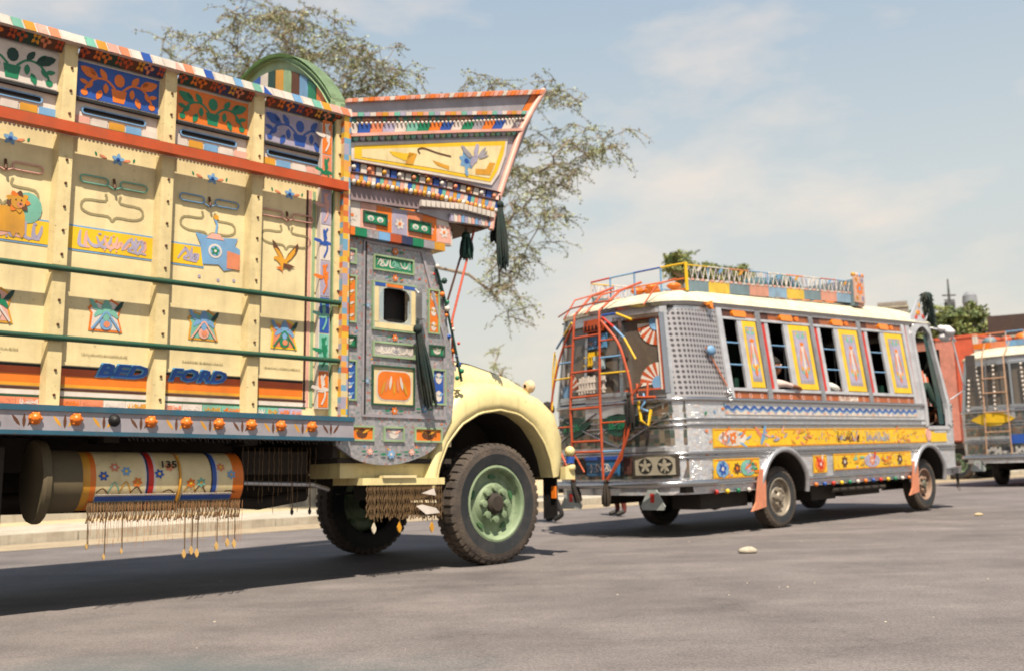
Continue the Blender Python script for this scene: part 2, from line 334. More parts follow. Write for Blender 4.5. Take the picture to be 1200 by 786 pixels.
def fringe(name, parent, P0, P1, n, l0, l1, mat, seed=0, w_=0.009, pend=None, zig=True):
    """row of hanging chain strands, too many to pick apart"""
    rg = random.Random(seed); mb = MB(); P0 = Vector(P0); P1 = Vector(P1)
    for i in range(n):
        p = P0.lerp(P1, (i+.5+rg.uniform(-.25, .25))/n); l = rg.uniform(l0, l1); k = max(2, int(l/0.035))
        pts = [(p.x+(w_*.5*(-1)**j if zig else rg.uniform(-.004, .004)), p.y, p.z-l*j/k) for j in range(k+1)]
        mb.tube(pts, [w_*.55 if j % 2 else w_*.3 for j in range(k+1)], mat, 4, sm=False)
    return tag(mb.build(name, parent), kind='stuff')
def pendant(parent, p, l, s, mat=gold):
    mb = MB(); mb.tube([p, (p[0]+.004, p[1], p[2]-l)], 0.004, chainm, 4)
    z = p[2]-l; mb.prism(lambda a, b, d: (p[0]+a, p[1]+d, z+b), [(0, .01), (s*.4, -s*.6), (s*.3, -s*1.1), (0, -s*1.5), (-s*.3, -s*1.1), (-s*.4, -s*.6)], -.006, .006, mat)
    return mb.build('pendant', parent)
def tassel(name, parent, p, l, r, mat, seed=0, lean=(0, 0)):
    rg = random.Random(seed); mb = MB(); p = Vector(p)
    mb.tube([p+Vector((0, 0, .06)), p], .008, mat, 5)
    mb.ball(p+Vector((0, 0, -r*.5)), r*.7, mat, 8)
    for i in range(46):
        a = rg.random()*2*pi; rr = r*sqrt(rg.random()); ll = l*rg.uniform(.8, 1)
        q = [p+Vector((cos(a)*rr*(.25+.75*min(1, t*1.6))+lean[0]*t, sin(a)*rr*(.25+.75*min(1, t*1.6))+lean[1]*t, -ll*t)) for t in (0, .25, .5, .75, 1)]
        mb.tube(q, [.006, .011, .012, .011, .006], mat, 4)
    return mb.build(name, parent)

# ------------------------------------------------------------------ wheels
def wheel(parent, x, y, z, r, wid, face, rmat, rdark, hub, lugs=44, nuts=8, rimr=None, holes=5, steer=0.0):
    """face = -1 looks towards local -y"""
    rr = rimr or r*0.63; h_ = wid/2; mb = MB()
    prof = [(rr*.98, -h_*.75), (rr*1.06, -h_*.92), (r*.82, -h_*1.02), (r*.93, -h_*.95), (r*.975, -h_*.78), (r*.985, -h_*.3), (r*.985, h_*.3), (r*.975, h_*.78), (r*.93, h_*.95), (r*.82, h_*1.02), (rr*1.06, h_*.92), (rr*.98, h_*.75)]
    ms_ = [rubber2, rubber2, rubber, rubber, rubber, rubber, rubber, rubber, rubber2, rubber2, rubber2]
    mb.lathe(prof, (0, 0, 0), rubber, 'y', 40, True, ms_)
    for i in range(lugs):
        for s in (-1, 1):
            a = 2*pi*(i+(0.25 if s > 0 else -.25))/lugs; da = pi/lugs*0.62
            q = []
            for (ra, ya) in ((r*.90, h_*.99*s), (r*1.0, h_*.80*s), (r*1.004, h_*.12*s), (r*.95, h_*.12*s)):
                for e in (-da, da): q.append((cos(a+e)*ra, ya, sin(a+e)*ra))
            mb.face([q[0], q[1], q[3], q[2]], rubber); mb.face([q[2], q[3], q[5], q[4]], rubber)
            for e in (0, 1): mb.face([q[0+e], q[2+e], q[4+e], q[6+e]], rubber)
    w_ = mb.build('wheel', parent); w_.location = (x, y, z)
    w_.rotation_euler = (0, 0, (0 if face < 0 else pi)+steer)
    mb = MB(); e = -h_
    mb.lathe([(rr, e*.70), (rr*1.03, e*.90), (rr*.97, e*.93), (rr*.92, e*.80), (rr*.88, e*.35), (rr*.80, e*.22), (rr*.62, e*.28), (rr*.50, e*.55), (rr*.30, e*.60), (.001, e*.60)], (0, 0, 0), rmat, 'y', 40)
    for i in range(holes):
        a = 2*pi*i/holes+.3; cx, cz = cos(a)*rr*.72, sin(a)*rr*.72
        F = lambda p, q, d, cx=cx, cz=cz, a=a: (cx-p*sin(a)+q*cos(a), e*.30+d, cz+p*cos(a)+q*sin(a))
        mb.prism(F, circ(0, 0, rr*.13, 10, rr*.055), -.012, .02, rdark)
    mb.build('rim', w_)
    hub_n = rmat; mb = MB(); mb.lathe([(rr*.30, e*.60), (rr*.28, e*.80), (rr*.20, e*1.0), (.001, e*1.02)], (0, 0, 0), under if holes == 5 else hub, 'y', 16)
    for i in range(nuts):
        a = 2*pi*i/nuts; mb.lathe([(.034*r/.5, e*.58), (.030*r/.5, e*.86), (.001, e*.90)], (cos(a)*rr*.42, 0, sin(a)*rr*.42), rmat, 'y', 8, True)
    mb.build('hub', w_)
    return w_
# ================================================================== SETTING
def road_mat():
    m, n, b = base_mat('asphalt'); ln = n.links.new
    t = n.nodes.new('ShaderNodeTexCoord')
    def noise_(sc, det=6, ro=.6, src=None):
        a = n.nodes.new('ShaderNodeTexNoise'); a.inputs['Scale'].default_value = sc; a.inputs['Detail'].default_value = det; a.inputs['Roughness'].default_value = ro; ln(src or t.outputs['Object'], a.inputs[0]); return a
    mp_ = n.nodes.new('ShaderNodeMapping'); mp_.inputs['Rotation'].default_value = (0, 0, radians(-42)); mp_.inputs['Scale'].default_value = (0.22, 1.6, 1); ln(t.outputs['Object'], mp_.inputs[0])
    str_ = noise_(1.2, 5, .6, mp_.outputs[0]); fine = noise_(55, 4, .8); mid = noise_(1.1, 8, .65); big = noise_(.23, 3, .5)
    r = n.nodes.new('ShaderNodeValToRGB'); ln(mid.outputs[0], r.inputs[0])
    r.color_ramp.elements[0].position = .34; r.color_ramp.elements[0].color = (.106, .092, .090, 1); r.color_ramp.elements[1].position = .68; r.color_ramp.elements[1].color = (.170, .147, .142, 1)
    mx = n.nodes.new('ShaderNodeMix'); mx.data_type = 'RGBA'; mx.blend_type = 'MULTIPLY'; mx.inputs[0].default_value = 1
    r2 = n.nodes.new('ShaderNodeMapRange'); r2.inputs[1].default_value = .3; r2.inputs[2].default_value = .7; r2.inputs[3].default_value = .82; r2.inputs[4].default_value = 1.12; ln(str_.outputs[0], r2.inputs[0])
    ln(r.outputs[0], mx.inputs[6]); ln(r2.outputs[0], mx.inputs[7])
    r3 = n.nodes.new('ShaderNodeMapRange'); r3.inputs[1].default_value = .25; r3.inputs[2].default_value = .75; r3.inputs[3].default_value = .68; r3.inputs[4].default_value = 1.32; ln(fine.outputs[0], r3.inputs[0])
    mx2 = n.nodes.new('ShaderNodeMix'); mx2.data_type = 'RGBA'; mx2.blend_type = 'MULTIPLY'; mx2.inputs[0].default_value = 1; ln(mx.outputs[2], mx2.inputs[6]); ln(r3.outputs[0], mx2.inputs[7])
    vo = n.nodes.new('ShaderNodeTexVoronoi'); vo.feature = 'DISTANCE_TO_EDGE'; vo.inputs['Scale'].default_value = .55
    wv = n.nodes.new('ShaderNodeVectorMath'); wv.operation = 'MULTIPLY_ADD'; wv.inputs[1].default_value = (.7, .7, .7); ln(noise_(2.2, 5).outputs['Color'], wv.inputs[0]); ln(t.outputs['Object'], wv.inputs[2]); ln(wv.outputs[0], vo.inputs['Vector'])
    cr_ = n.nodes.new('ShaderNodeMapRange'); cr_.inputs[1].default_value = .0; cr_.inputs[2].default_value = .008; cr_.inputs[3].default_value = .8; cr_.inputs[4].default_value = 1; ln(vo.outputs['Distance'], cr_.inputs[0])
    sv2 = n.nodes.new('ShaderNodeTexVoronoi'); sv2.inputs['Scale'].default_value = 95; ln(t.outputs['Object'], sv2.inputs['Vector'])
    ag = n.nodes.new('ShaderNodeMapRange'); ag.inputs[1].default_value = .1; ag.inputs[2].default_value = .7; ag.inputs[3].default_value = 1.22; ag.inputs[4].default_value = .8; ln(sv2.outputs['Distance'], ag.inputs[0])
    pt = n.nodes.new('ShaderNodeMapRange'); pt.inputs[1].default_value = .54; pt.inputs[2].default_value = .57; pt.inputs[3].default_value = 1.0; pt.inputs[4].default_value = .88; ln(big.outputs[0], pt.inputs[0])
    p1 = n.nodes.new('ShaderNodeMath'); p1.operation = 'MULTIPLY'; ln(cr_.outputs[0], p1.inputs[0]); ln(ag.outputs[0], p1.inputs[1])
    p2 = n.nodes.new('ShaderNodeMath'); p2.operation = 'MULTIPLY'; ln(p1.outputs[0], p2.inputs[0]); ln(pt.outputs[0], p2.inputs[1])
    mxc = n.nodes.new('ShaderNodeVectorMath'); mxc.operation = 'SCALE'; ln(mx2.outputs[2], mxc.inputs[0]); ln(p2.outputs[0], mxc.inputs['Scale'])
    # soft-edged bluish dark patch near the camera
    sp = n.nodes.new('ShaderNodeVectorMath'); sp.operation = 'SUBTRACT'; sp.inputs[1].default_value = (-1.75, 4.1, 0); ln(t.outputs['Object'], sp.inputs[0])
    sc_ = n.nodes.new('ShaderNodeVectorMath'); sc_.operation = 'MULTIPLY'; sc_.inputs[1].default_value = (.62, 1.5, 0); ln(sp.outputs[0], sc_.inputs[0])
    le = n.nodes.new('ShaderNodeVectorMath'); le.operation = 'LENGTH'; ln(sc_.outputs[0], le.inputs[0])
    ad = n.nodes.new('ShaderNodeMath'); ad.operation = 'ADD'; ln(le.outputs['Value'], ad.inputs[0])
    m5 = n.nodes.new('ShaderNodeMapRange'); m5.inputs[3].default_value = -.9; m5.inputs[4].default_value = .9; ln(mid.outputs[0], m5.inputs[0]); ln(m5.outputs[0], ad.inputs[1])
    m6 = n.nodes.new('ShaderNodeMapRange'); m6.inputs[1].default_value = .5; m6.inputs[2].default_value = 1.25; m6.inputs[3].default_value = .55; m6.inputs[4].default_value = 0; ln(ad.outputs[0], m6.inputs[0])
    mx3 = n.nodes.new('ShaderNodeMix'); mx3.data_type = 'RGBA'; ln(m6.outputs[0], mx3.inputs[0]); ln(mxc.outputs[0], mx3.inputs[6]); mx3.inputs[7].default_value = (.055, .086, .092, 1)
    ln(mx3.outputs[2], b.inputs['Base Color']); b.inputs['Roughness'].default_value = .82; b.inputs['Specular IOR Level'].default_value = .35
    bp = n.nodes.new('ShaderNodeBump'); bp.inputs['Strength'].default_value = .55; bp.inputs['Distance'].default_value = .008; ln(fine.outputs[0], bp.inputs['Height']); ln(bp.outputs[0], b.inputs['Normal'])
    return m
asphalt = road_mat()
sand = M('sandy_ground', (206, 186, 150), 0.95, dirt=.25, var=.15, scale=2, bump=.4, bscale=18, spec=.1, dirtcol=(150, 128, 98))
shoulder = M('dusty_shoulder', (176, 160, 136), 0.95, dirt=.25, var=.15, scale=4, bump=.3, bscale=30, spec=.1)
concrete = M('kerb_concrete', (196, 186, 168), 0.9, dirt=.3, var=.15, scale=3, bump=.3, dirtcol=(120, 104, 86))
plaster = M('wall_plaster', (186, 178, 162), 0.9, dirt=.25, var=.1, scale=1.5, bump=.2)
RZ = radians(41.9)
RD = Vector((cos(RZ), sin(RZ), 0)); RN = Vector((-sin(RZ), cos(RZ), 0))     # along the road, away across it
K0 = Vector((-6.78, 13.25, 0))                                                 # a point on the far kerb line
def RF(a, b, d=0): p = K0+RD*a+RN*b; return (p.x, p.y, d)
def sheet(name, a0, a1, b0, b1, z, mat):
    mb = MB(); mb.face([RF(a0, b0, z), RF(a1, b0, z), RF(a1, b1, z), RF(a0, b1, z)], mat); return tag(mb.build(name), kind='structure')
g = MB(); g.face([(-1500, -300, -.02), (1500, -300, -.02), (1500, 2500, -.02), (-1500, 2500, -.02)], sand); tag(g.build('ground'), kind='structure')
sheet('road', -120, 260, -60, 0.0, 0.0, asphalt)
sheet('road_shoulder', -120, 260, -1.25, -0.02, 0.004, shoulder)
# kerb stones, 1 m each
kstones = None
kb = tag(MB().build('kerb'), kind='structure')
mbk = MB(); mbk.box(0, .985, 0, .20, -.02, .13, concrete); proto = mbk.build('kerb_stone', kb)
for i in range(-6, 60):
    o = proto if i == -6 else proto.copy()
    if i > -6: COL.objects.link(o)
    o.parent = kb; rr_ = random.Random(i); o.location = (*RF(i, rr_.uniform(0, .015))[:2], rr_.uniform(-.008, .008)); o.rotation_euler = (0, 0, RZ)
sheet('pavement', -120, 260, .2, 3.4, .10, concrete)
# low boundary wall beyond the pavement
wl = MB(); wl.fbox(RF, -60, 14, 8.0, 8.25, -.02, .62, plaster, 1); wl.fbox(RF, -60, 14, 7.94, 8.31, .62, .70, concrete, 1)
tag(wl.build('boundary_wall'), 'low pale plaster boundary wall running behind the pavement under the painted truck', 'wall')
rg = random.Random(5)
def rock(x, y, s, mat):
    mb = MB(); mb.ball((0, 0, s*.3), s, mat, 9, (1.25, .8, .5)); k = [(v[0]*(1+.3*noise.noise(Vector(v)*9/s*.1+Vector((x, y, 0)))), v[1]*(1+.35*noise.noise(Vector(v)*3/s+Vector((y, 0, x)))), max(0, v[2]*(1+.3*noise.noise(Vector(v)*2/s)))) for v in mb.v]
    mb.v = k; o = mb.build('stone'); o.location = (x, y, 0.0); return o
tag(rock(2.05, 9.10, .075, concrete), 'pale stone lying alone on the open asphalt in front of the bus', 'stone')
tag(rock(6.1, 18.0 - 4.6, .05, sand), 'small yellowish stone on the asphalt below the front wheel of the bus', 'stone')
gr = MB()
for i in range(150):
    a, b = rg.uniform(-2, 26), -rg.random()**.6*14; p = RF(a, b, 0); s = rg.uniform(.003, .009)
    gr.face([(p[0]-s, p[1]-s*.6, .002), (p[0]+s, p[1]-s*.4, .002), (p[0]+s*.2, p[1]+s*.7, .002)], concrete); k = len(gr.v); gr.face([(p[0]-s, p[1]-s*.6, .002), (p[0]+s*.2, p[1]+s*.7, .002), (p[0], p[1], .002+s)], concrete); gr.face([(p[0]+s, p[1]-s*.4, .002), (p[0]-s, p[1]-s*.6, .002), (p[0], p[1], .002+s)], concrete)
tag(gr.build('road_grit'), 'scattered pale grit lying on the asphalt', 'grit', kind='stuff')

# ================================================================== PAINTED TRUCK
TRZ = radians(41.5)
trk = thing('cargo_truck', 'large cream cargo truck with painted side panels and a tall crown over its cab', 'truck', (-0.913, 9.574, 0), (0, radians(1.4), TRZ))
YP = 1.19
def S(a, b, d=0): return (a, -(YP+d), b)
def SF(a, b, d=0): return (a, (YP+d), b)
POSTS = [-6.42, -5.76, -5.09, -4.42, -3.75, -3.08, -2.41, -1.78]
XB = -1.68; XR = -6.5
# --- structure of the cargo box
m = MB(); m.box(XR, XB-.02, -1.17, 1.17, 1.19, 1.24, brown); m.build('cargo_floor', trk)
m = MB(); m.box(XR, XR+.06, -1.16, 1.16, 1.24, 3.5, cream); m.build('tail_board', trk)
m = MB()
hb = [(y, 3.56+.84*max(0, cos(pi*y/2.62))**.75) for y in [(-1.25+2.5*i/24) for i in range(25)]]
Hf = lambda a, b, d: (-1.76+d, a, b)
m.prism(Hf, [(1.25, 1.2), (-1.25, 1.2)]+hb, 0, .05, lgreen, lgreen); m.build('head_board', trk)
planks = [orange, bgreen, lblue, brown, lgreen, gold, dgreen, white, blue, orange, lgreen, brown, gold, bgreen, orange, lblue]
m = MB()
for i in range(16):
    y0 = -1.12+i*.14; y1 = y0+.125; t0 = 3.50+.78*max(0, cos(pi*y0/2.62))**.75; t1 = 3.50+.78*max(0, cos(pi*y1/2.62))**.75
    m = MB(); m.prism(Hf, [(y0, 3.3), (y1, 3.3), (y1, t1), (y0, t0)], -.022, -.001, planks[i]); m.build('plank', trk)
m = MB(); hb2 = [(a, b+.03) for a, b in hb]; m.ring(Hf, hb2+[(1.2, 3.5), (-1.2, 3.5)], hb+[(1.2, 3.5), (-1.2, 3.5)], -.04, .09, lgreen)
rows = [[Hf(a, b+.03, d) for a, b in hb] for d in (-.04, .09)]; m.grid(rows, lgreen, False); rows = [[Hf(a*.97, b-.03, d) for a, b in hb] for d in (-.04, .09)]; m.grid(rows, lgreen, False)
m.build('arch_rim', trk)
m = MB(); m.box(XR, XB, 1.13, 1.19, 1.2, 3.52, cream); m.build('far_side_wall', trk)
for nm, z0, z1, mt in (('far_rail', 2.94, 3.02, ored), ('far_rail', 2.04, 2.09, green), ('far_rail', 1.60, 1.64, green)):
    m = MB(); m.box(XR, XB, 1.19, 1.33, z0, z1, mt); m.build(nm, trk)
# --- near side bays
frcol = [(white, bgreen), (blue, orange), (orange, bgreen), (lilac, blue)]
hookm = [pink, mint, lblue, pink]
def panel_emblem(x, z, k):
    mb = MB(); c = [(gold, bgreen, pink, white), (orange, mint, white, lblue), (gold, lblue, mint, pink), (yellow, lblue, salmon, bgreen)][k % 4]
    o_ = [(x-.11, z-.10), (x-.10, z+.02), (x-.12, z+.05), (x-.07, z+.10), (x-.02, z+.08), (x+.03, z+.12), (x+.10, z+.08), (x+.08, z+.0), (x+.11, z-.10)]
    mb.fpoly(S, o_, .004, c[0]); mb.fpoly(S, [(x+(a-x)*.86, z+(b-z)*.86) for a, b in o_], .005, c[2])
    bird(mb, S, x-.05, z+.03, .12, c[1], c[1], .007, 1); bird(mb, S, x+.05, z+.03, .12, c[1], dgreen, .008, -1)
    mb.fpoly(S, circ(x, z+.02, .025, 8, .055), .010, c[1]); mb.fpoly(S, circ(x, z-.05, .04, 10), .009, c[3]); mb.fpoly(S, circ(x+.005, z-.052, .022, 8), .0105, salmon)
    mb.ribbon(S, smooth_path([(x-.09, z-.09), (x-.04, z-.02), (x, z+.03), (x+.04, z-.02), (x+.09, z-.09)], 4), .012, .0115, c[3])
    return mb.build('painted_emblem', trk)
bays = list(zip([XR+.04]+POSTS[1:-1], POSTS[1:]))
for k, (a, b) in enumerate(bays):
    j = (k-3) % 4 if k >= 3 else (k+1) % 4
    if k == 0: a = POSTS[0]
    last = b == POSTS[-1]
    xr = b-.05 if not last else -1.72; xl = a+.05
    m = MB(); m.fbox(S, a, b if not last else XB, 1.2, 2.97, -.03, 0, cream)
    # small printed sprigs and lower stripes belong to the sheet
    xe = xr if not last else -1.97
    for z0, z1, mt in ((1.445, 1.462, black), (1.40, 1.445, M('stripe_rust', (204, 84, 26), .5)), (1.345, 1.40, orange), (1.325, 1.345, gold)):
        m.fbox(S, xl, xe, z0, z1, 0, .003, mt)
    for z0, z1, mt in ((1.305, 1.32, maroon), (1.272, 1.30, white), (1.256, 1.268, green)):
        m.fbox(S, xl, xe+.03 if last else xe, z0, z1, 0, .003, mt)
    if last:
        for x0, x1, mt in ((-1.965, -1.947, maroon), (-1.942, -1.920, pink), (-1.910, -1.884, lgreen)): m.fbox(S, x0, x1, 1.27, 2.93, 0, .003, mt)
    m.build('side_panel', trk)
    # floral skirt strip
    m = MB(); n = 4; ln_ = (xe-xl)/n; cs = [mint, lilac, pink, lblue, salmon, white]
    for i in range(n):
        x0 = xl+i*ln_; m.fbox(S, x0, x0+ln_-.004, 1.203, 1.254, 0, .006, cs[(i//2+k) % 6])
        scribble(m, S, x0+.01, x0+ln_-.01, 1.21, 1.245, [orange, salmon, white, gold][(i+k) % 4], .008, k*7+i, .2)
    m.build('skirt_strip', trk)
    xm = (xl+xr)/2 if not last else -2.13
    # raised wire ornament
    m = MB(); hm = hookm[j]; z = 2.69; W_ = .22
    for s in (-1, 1):
        pts = [S(xm+s*(.05+W_*.5*(1-cos(t))/1 if False else .0)+0, z, .05)] if False else None
        cap = [S(p, q, .014) for p, q in rrect(xm+s*.13-.09, xm+s*.13+.09, z-.018, z+.032, .024, 3)]
        m.tube(cap, .0055, hm, 5, closed=True)
        m.tube([S(xm+s*.05, z-.01, .014), S(xm, z-.035, .014)], .005, hm, 5)
    m.tube([S(xm, z-.03, .03), S(xm, z+.04, 0.0)], .009, brown, 5)
    m.build('wire_ornament', trk)
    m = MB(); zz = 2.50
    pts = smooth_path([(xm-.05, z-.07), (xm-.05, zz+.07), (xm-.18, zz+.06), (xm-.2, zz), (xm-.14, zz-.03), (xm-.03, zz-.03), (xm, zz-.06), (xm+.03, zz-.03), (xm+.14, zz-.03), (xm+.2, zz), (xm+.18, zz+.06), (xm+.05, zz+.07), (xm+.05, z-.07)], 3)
    m.ribbon(S, pts, .016, .003, M('shadow_and_faded_paint', (160, 146, 104), .6)); m.build('scroll_shadow_paint', trk)  # scroll-shaped shadow of the wire ornament, painted onto the panel
    m = MB(); flower(m, S, xm+.02, 2.87, .045, lblue, blue, .003, 5); 
    for s in (-1, 1): m.fpoly(S, leafpts(xm+s*.05, 2.86, pi/2-s*1.2, .06, .02), .003, salmon); m.fpoly(S, leafpts(xm+s*.12, 2.87, pi/2-s*.4, .03, .015), .003, bgreen)
    m.build('painted_sprig', trk)
    if not last: panel_emblem(xm-.01, 1.80, j)
    else: panel_emblem(xm, 1.79, 3)
    # script band
    if not last and k != 5:
        m = MB(); x0, x1 = xl, xr
        if k == 5: x1 = xm-.1
        m.fbox(S, x0, x1, 2.21, 2.38, 0, .003, lblue); m.fbox(S, x0, x1, 2.222, 2.368, .003, .005, yellow); scribble(m, S, x0+.03, x1-.05, 2.235, 2.355, lilac, .007, 20+k, .22, pink)
        m.build('script_band', trk)
    if k == 5:
        m = MB(); m.fbox(S, xl, -2.77, 2.21, 2.37, 0, .003, lblue); m.fbox(S, xl+.004, -2.775, 2.222, 2.358, .003, .005, yellow); scribble(m, S, xl+.07, xl+.22, 2.24, 2.35, lilac, .007, 77, .24, pink)
        m.build('script_band', trk)
        m = MB()   # little painted lorry picture
        m.fpoly(S, [(-2.84, 2.46), (-2.70, 2.44), (-2.52, 2.46), (-2.54, 2.40), (-2.50, 2.38), (-2.50, 2.24), (-2.62, 2.21), (-2.66, 2.25), (-2.78, 2.24), (-2.80, 2.38)], .006, lblue)
        m.fpoly(S, [(-2.60, 2.36), (-2.50, 2.34), (-2.50, 2.23), (-2.60, 2.23)], .008, salmon); m.fpoly(S, circ(-2.69, 2.345, .052, 12), .008, white); m.fpoly(S, circ(-2.69, 2.345, .038, 12), .009, lblue)
        flower(m, S, -2.69, 2.345, .035, bgreen, white, .010, 5); m.fpoly(S, [(-2.76, 2.43), (-2.62, 2.43), (-2.66, 2.47), (-2.72, 2.47)], .008, pink)
        m.ribbon(S, [(-2.69, 2.46), (-2.68, 2.54), (-2.70, 2.58)], .016, .007, lblue); m.fpoly(S, circ(-2.69, 2.59, .02, 8), .008, gold)
        for i, x in enumerate((-2.8, -2.66, -2.54)): m.fpoly(S, circ(x, 2.15-.01*(i % 2), .012, 6), .004, lilac)
        m.build('painted_lorry_picture', trk)
    if k == 3:
        m = MB(); cx, cz = -4.0, 2.47
        m.fpoly(S, circ(cx+.06, cz-.03, .085, 16, .10), .007, mint); m.fpoly(S, [(cx-.26, cz-.20), (cx+.05, cz-.20), (cx+.045, cz-.08), (cx+.02, cz-.02), (cx-.10, cz-.04), (cx-.20, cz-.05), (cx-.27, cz-.10)], .009, gold)
        for q in range(9): m.fpoly(S, leafpts(cx, cz, 2*pi*q/9, .075, .045), .010+.0004*q, [orange, gold, brown][q % 3])
        m.fpoly(S, circ(cx, cz-.005, .042, 12), .015, gold); m.fpoly(S, circ(cx+.012, cz-.02, .020, 8), .016, salmon); m.fpoly(S, circ(cx+.014, cz-.015, .007, 6), .017, black)
        for q in (-.014, .018): m.fpoly(S, circ(cx+q, cz+.010, .005, 6), .017, black)
        for q in (-.22, -.16, -.02, .03): m.fpoly(S, leafpts(cx+q, cz-.16, -1.5, .07, .03), .010, gold)
        m.ribbon(S, smooth_path([(cx-.25, cz-.1), (cx-.32, cz-.02), (cx-.28, cz+.06)], 4), .014, .010, gold)
        m.build('painted_lion', trk)
    if last:
        m = MB(); eagle(m, S, -2.15, 2.35, .19, .003); m.build('painted_eagle', trk)
    # faint lower writing
    m = MB(); scribble(m, S, xm-.16, xm+.14, 1.535, 1.555, M('shadow_and_faded_paint', (160, 146, 104), .6), .003, 50+k, .14); m.build('faded_writing', trk)
    # frieze: picture panel
    bgc, fg = frcol[j]
    m = MB(); m.fbox(S, xl-.02, xr+.02, 3.02, 3.54, -.03, -.001, white)
    m.fbox(S, xl, xr, 3.235, 3.50, 0, .012, white); m.fbox(S, xl+.012, xr-.012, 3.247, 3.488, .012, .014, bgc)
    bouquet(m, S, (xl+xr)/2, 3.365, (xr-xl)*.92, .21, fg, .016, dgreen if fg is bgreen and bgc is white else fg); m.build('picture_panel', trk)
    m = MB(); m.fbox(S, xl, xr, 3.215, 3.235, 0, .03, black); 
    so_ = rrect(xl+.05, xr-.09, 3.135, 3.185, .024, 3); si = rrect(xl+.06, xr-.10, 3.143, 3.177, .016, 3)
    m.fpoly(S, si, .002, hole); m.ring(S, so_, si, .001, .010, lblue)
    for i in range(5):
        w5 = (xr-xl)/5; m.fbox(S, xl+i*w5+.006, xl+(i+1)*w5-.006, 3.066, 3.118, 0, .006, [white, gold, lblue, white, pink][(i+k) % 5])
    m.build('slot_panel', trk)
    m = MB(); nn = 22
    for i in range(nn):
        x0 = xl+(xr-xl)*i/nn; x1 = xl+(xr-xl)*(i+1)/nn; m.prism(S, [(x0, 3.058), (x1, 3.058), (x1-.004, 3.035), ((x0+x1)/2, 3.026), (x0+.004, 3.035)], .0, .035, green)
    m.build('scalloped_trim', trk)
    m = MB(); nn = 4
    for i in range(nn):
        x0 = xl+(xr-xl)*i/nn; x1 = xl+(xr-xl)*(i+1)/nn; c_ = [maroon, dgreen, brown, dblue][(i+k) % 4]
        F = lambda p, q, d: (p, -(1.20+(q-3.48)*1.1+d), q)
        m.fbox(F, x0, x1, 3.50, 3.565, 0, .008, c_); flower(m, F, (x0+x1)/2-.04, 3.532, .035, [ored, orange, ored, salmon][i % 4], c_, .011, 4, 0); flower(m, F, (x0+x1)/2+.045, 3.532, .032, [orange, ored, gold, ored][i % 4], c_, .011, 4, .7)
    m.build('valance', trk)
# fold-over crest strip with slanted colour blocks
for k, (a, b) in enumerate(bays):
    if k == 0: a = XR
    if k == len(bays)-1: b = XB+.03
    m = MB(); F = lambda p, q, d: (p, -(1.33+(q-3.55)*-.15+d), q)
    cc = [white, lblue, white, mint, gold, pink, salmon, white, blue, white]
    n = 9; st = (b-a)/n
    m.fbox(F, a, b, 3.553, 3.612, -.09, -.003, white)
    for i in range(n): m.fpoly(F, [(a+i*st, 3.553), (a+(i+.85)*st, 3.553), (a+(i+.55)*st if i else a, 3.612), (a+max(0, i-.3)*st, 3.612)], .0005, cc[(i+k*3) % 10])
    m.build('crest_strip', trk)
# posts with bolts
for i, x in enumerate(POSTS[:-1]+[-1.728]):
    if i == len(POSTS)-1: wscale = .6
    else: wscale = 1
    for (z0, z1) in ((1.2, 1.60), (1.64, 2.04), (2.09, 2.94), (3.02, 3.56)):
        m = MB(); wo, wi = (.042*wscale, .06*wscale)
        m.hexa([(x-wi, -YP, z0), (x+wi, -YP, z0), (x+wo, -YP-.072, z0), (x-wo, -YP-.072, z0), (x-wi, -YP, z1), (x+wi, -YP, z1), (x+wo, -YP-.072, z1), (x-wo, -YP-.072, z1)], cream2)
        q = z0+.07
        while q < z1-.03: m.lathe([(.010, 0), (.008, -.010), (.001, -.012)], (x+.008, -YP-.072, q), brown, 'y', 6); q += .155
        m.build('post', trk)
m = MB(); m.fbox(S, XR, XB, 2.945, 3.015, 0.074, .145, ored); m.build('upper_rail', trk)
for z in (2.064, 1.622):
    m = MB(); m.tube([S(XR, z, .092), S(XB, z, .092)], .019, green, 8); m.build('side_rail', trk)
# corner pilaster with painted vertical strip
m = MB(); m.fbox(S, -1.872, -1.778, 1.26, 3.48, .0, .055, white); zc = 1.27; i = 0
while zc < 3.4:
    c1, c2 = [(orange, white), (mint, bgreen), (blue, mint), (lilac, orange), (white, blue), (lilac, pink), (salmon, bgreen)][i % 7]
    m.fbox(S, -1.866, -1.784, zc, zc+.27, .055, .058, c1); bird(m, S, -1.825, zc+.14, .13, c2, c2, .060, 1 if i % 2 else -1, .8); m.ribbon(S, smooth_path([(-1.84, zc+.02), (-1.81, zc+.1), (-1.84, zc+.18), (-1.81, zc+.25)], 4), .014, .062, c2); zc += .28; i += 1
m.build('painted_pilaster', trk)
m = MB(); m.fbox(S, XB-.03, XB+.03, 1.2, 3.62, .0, .12, tape_y); m.build('corner_post_tape', trk)
m = MB(); m.box(XB-.02, XB+.02, -1.16, 1.3, 1.2, 3.5, cream); m.build('front_bulkhead', trk)
# lettering BED / FORD
for txt, x0, x1 in (('BED', -3.47, -3.14), ('FORD', -2.99, -2.58)):
    o = text_mesh(txt, .115, trk, (x0-.006, -(YP+.006), 1.410), (pi/2, 0, 0), M('lettering_edge', (96, 168, 216), .5), .002, .28, 1, 'lettering_outline', .009)
    o2 = text_mesh(txt, .115, trk, (x0, -(YP+.010), 1.412), (pi/2, 0, 0), M('lettering_blue', (22, 92, 184), .4), .003, .28, 1, 'lettering', .003)
    wd = max(v.co.x for v in o2.data.vertices)-min(v.co.x for v in o2.data.vertices)
    for q in (o, o2): q.scale[0] = (x1-x0)/wd
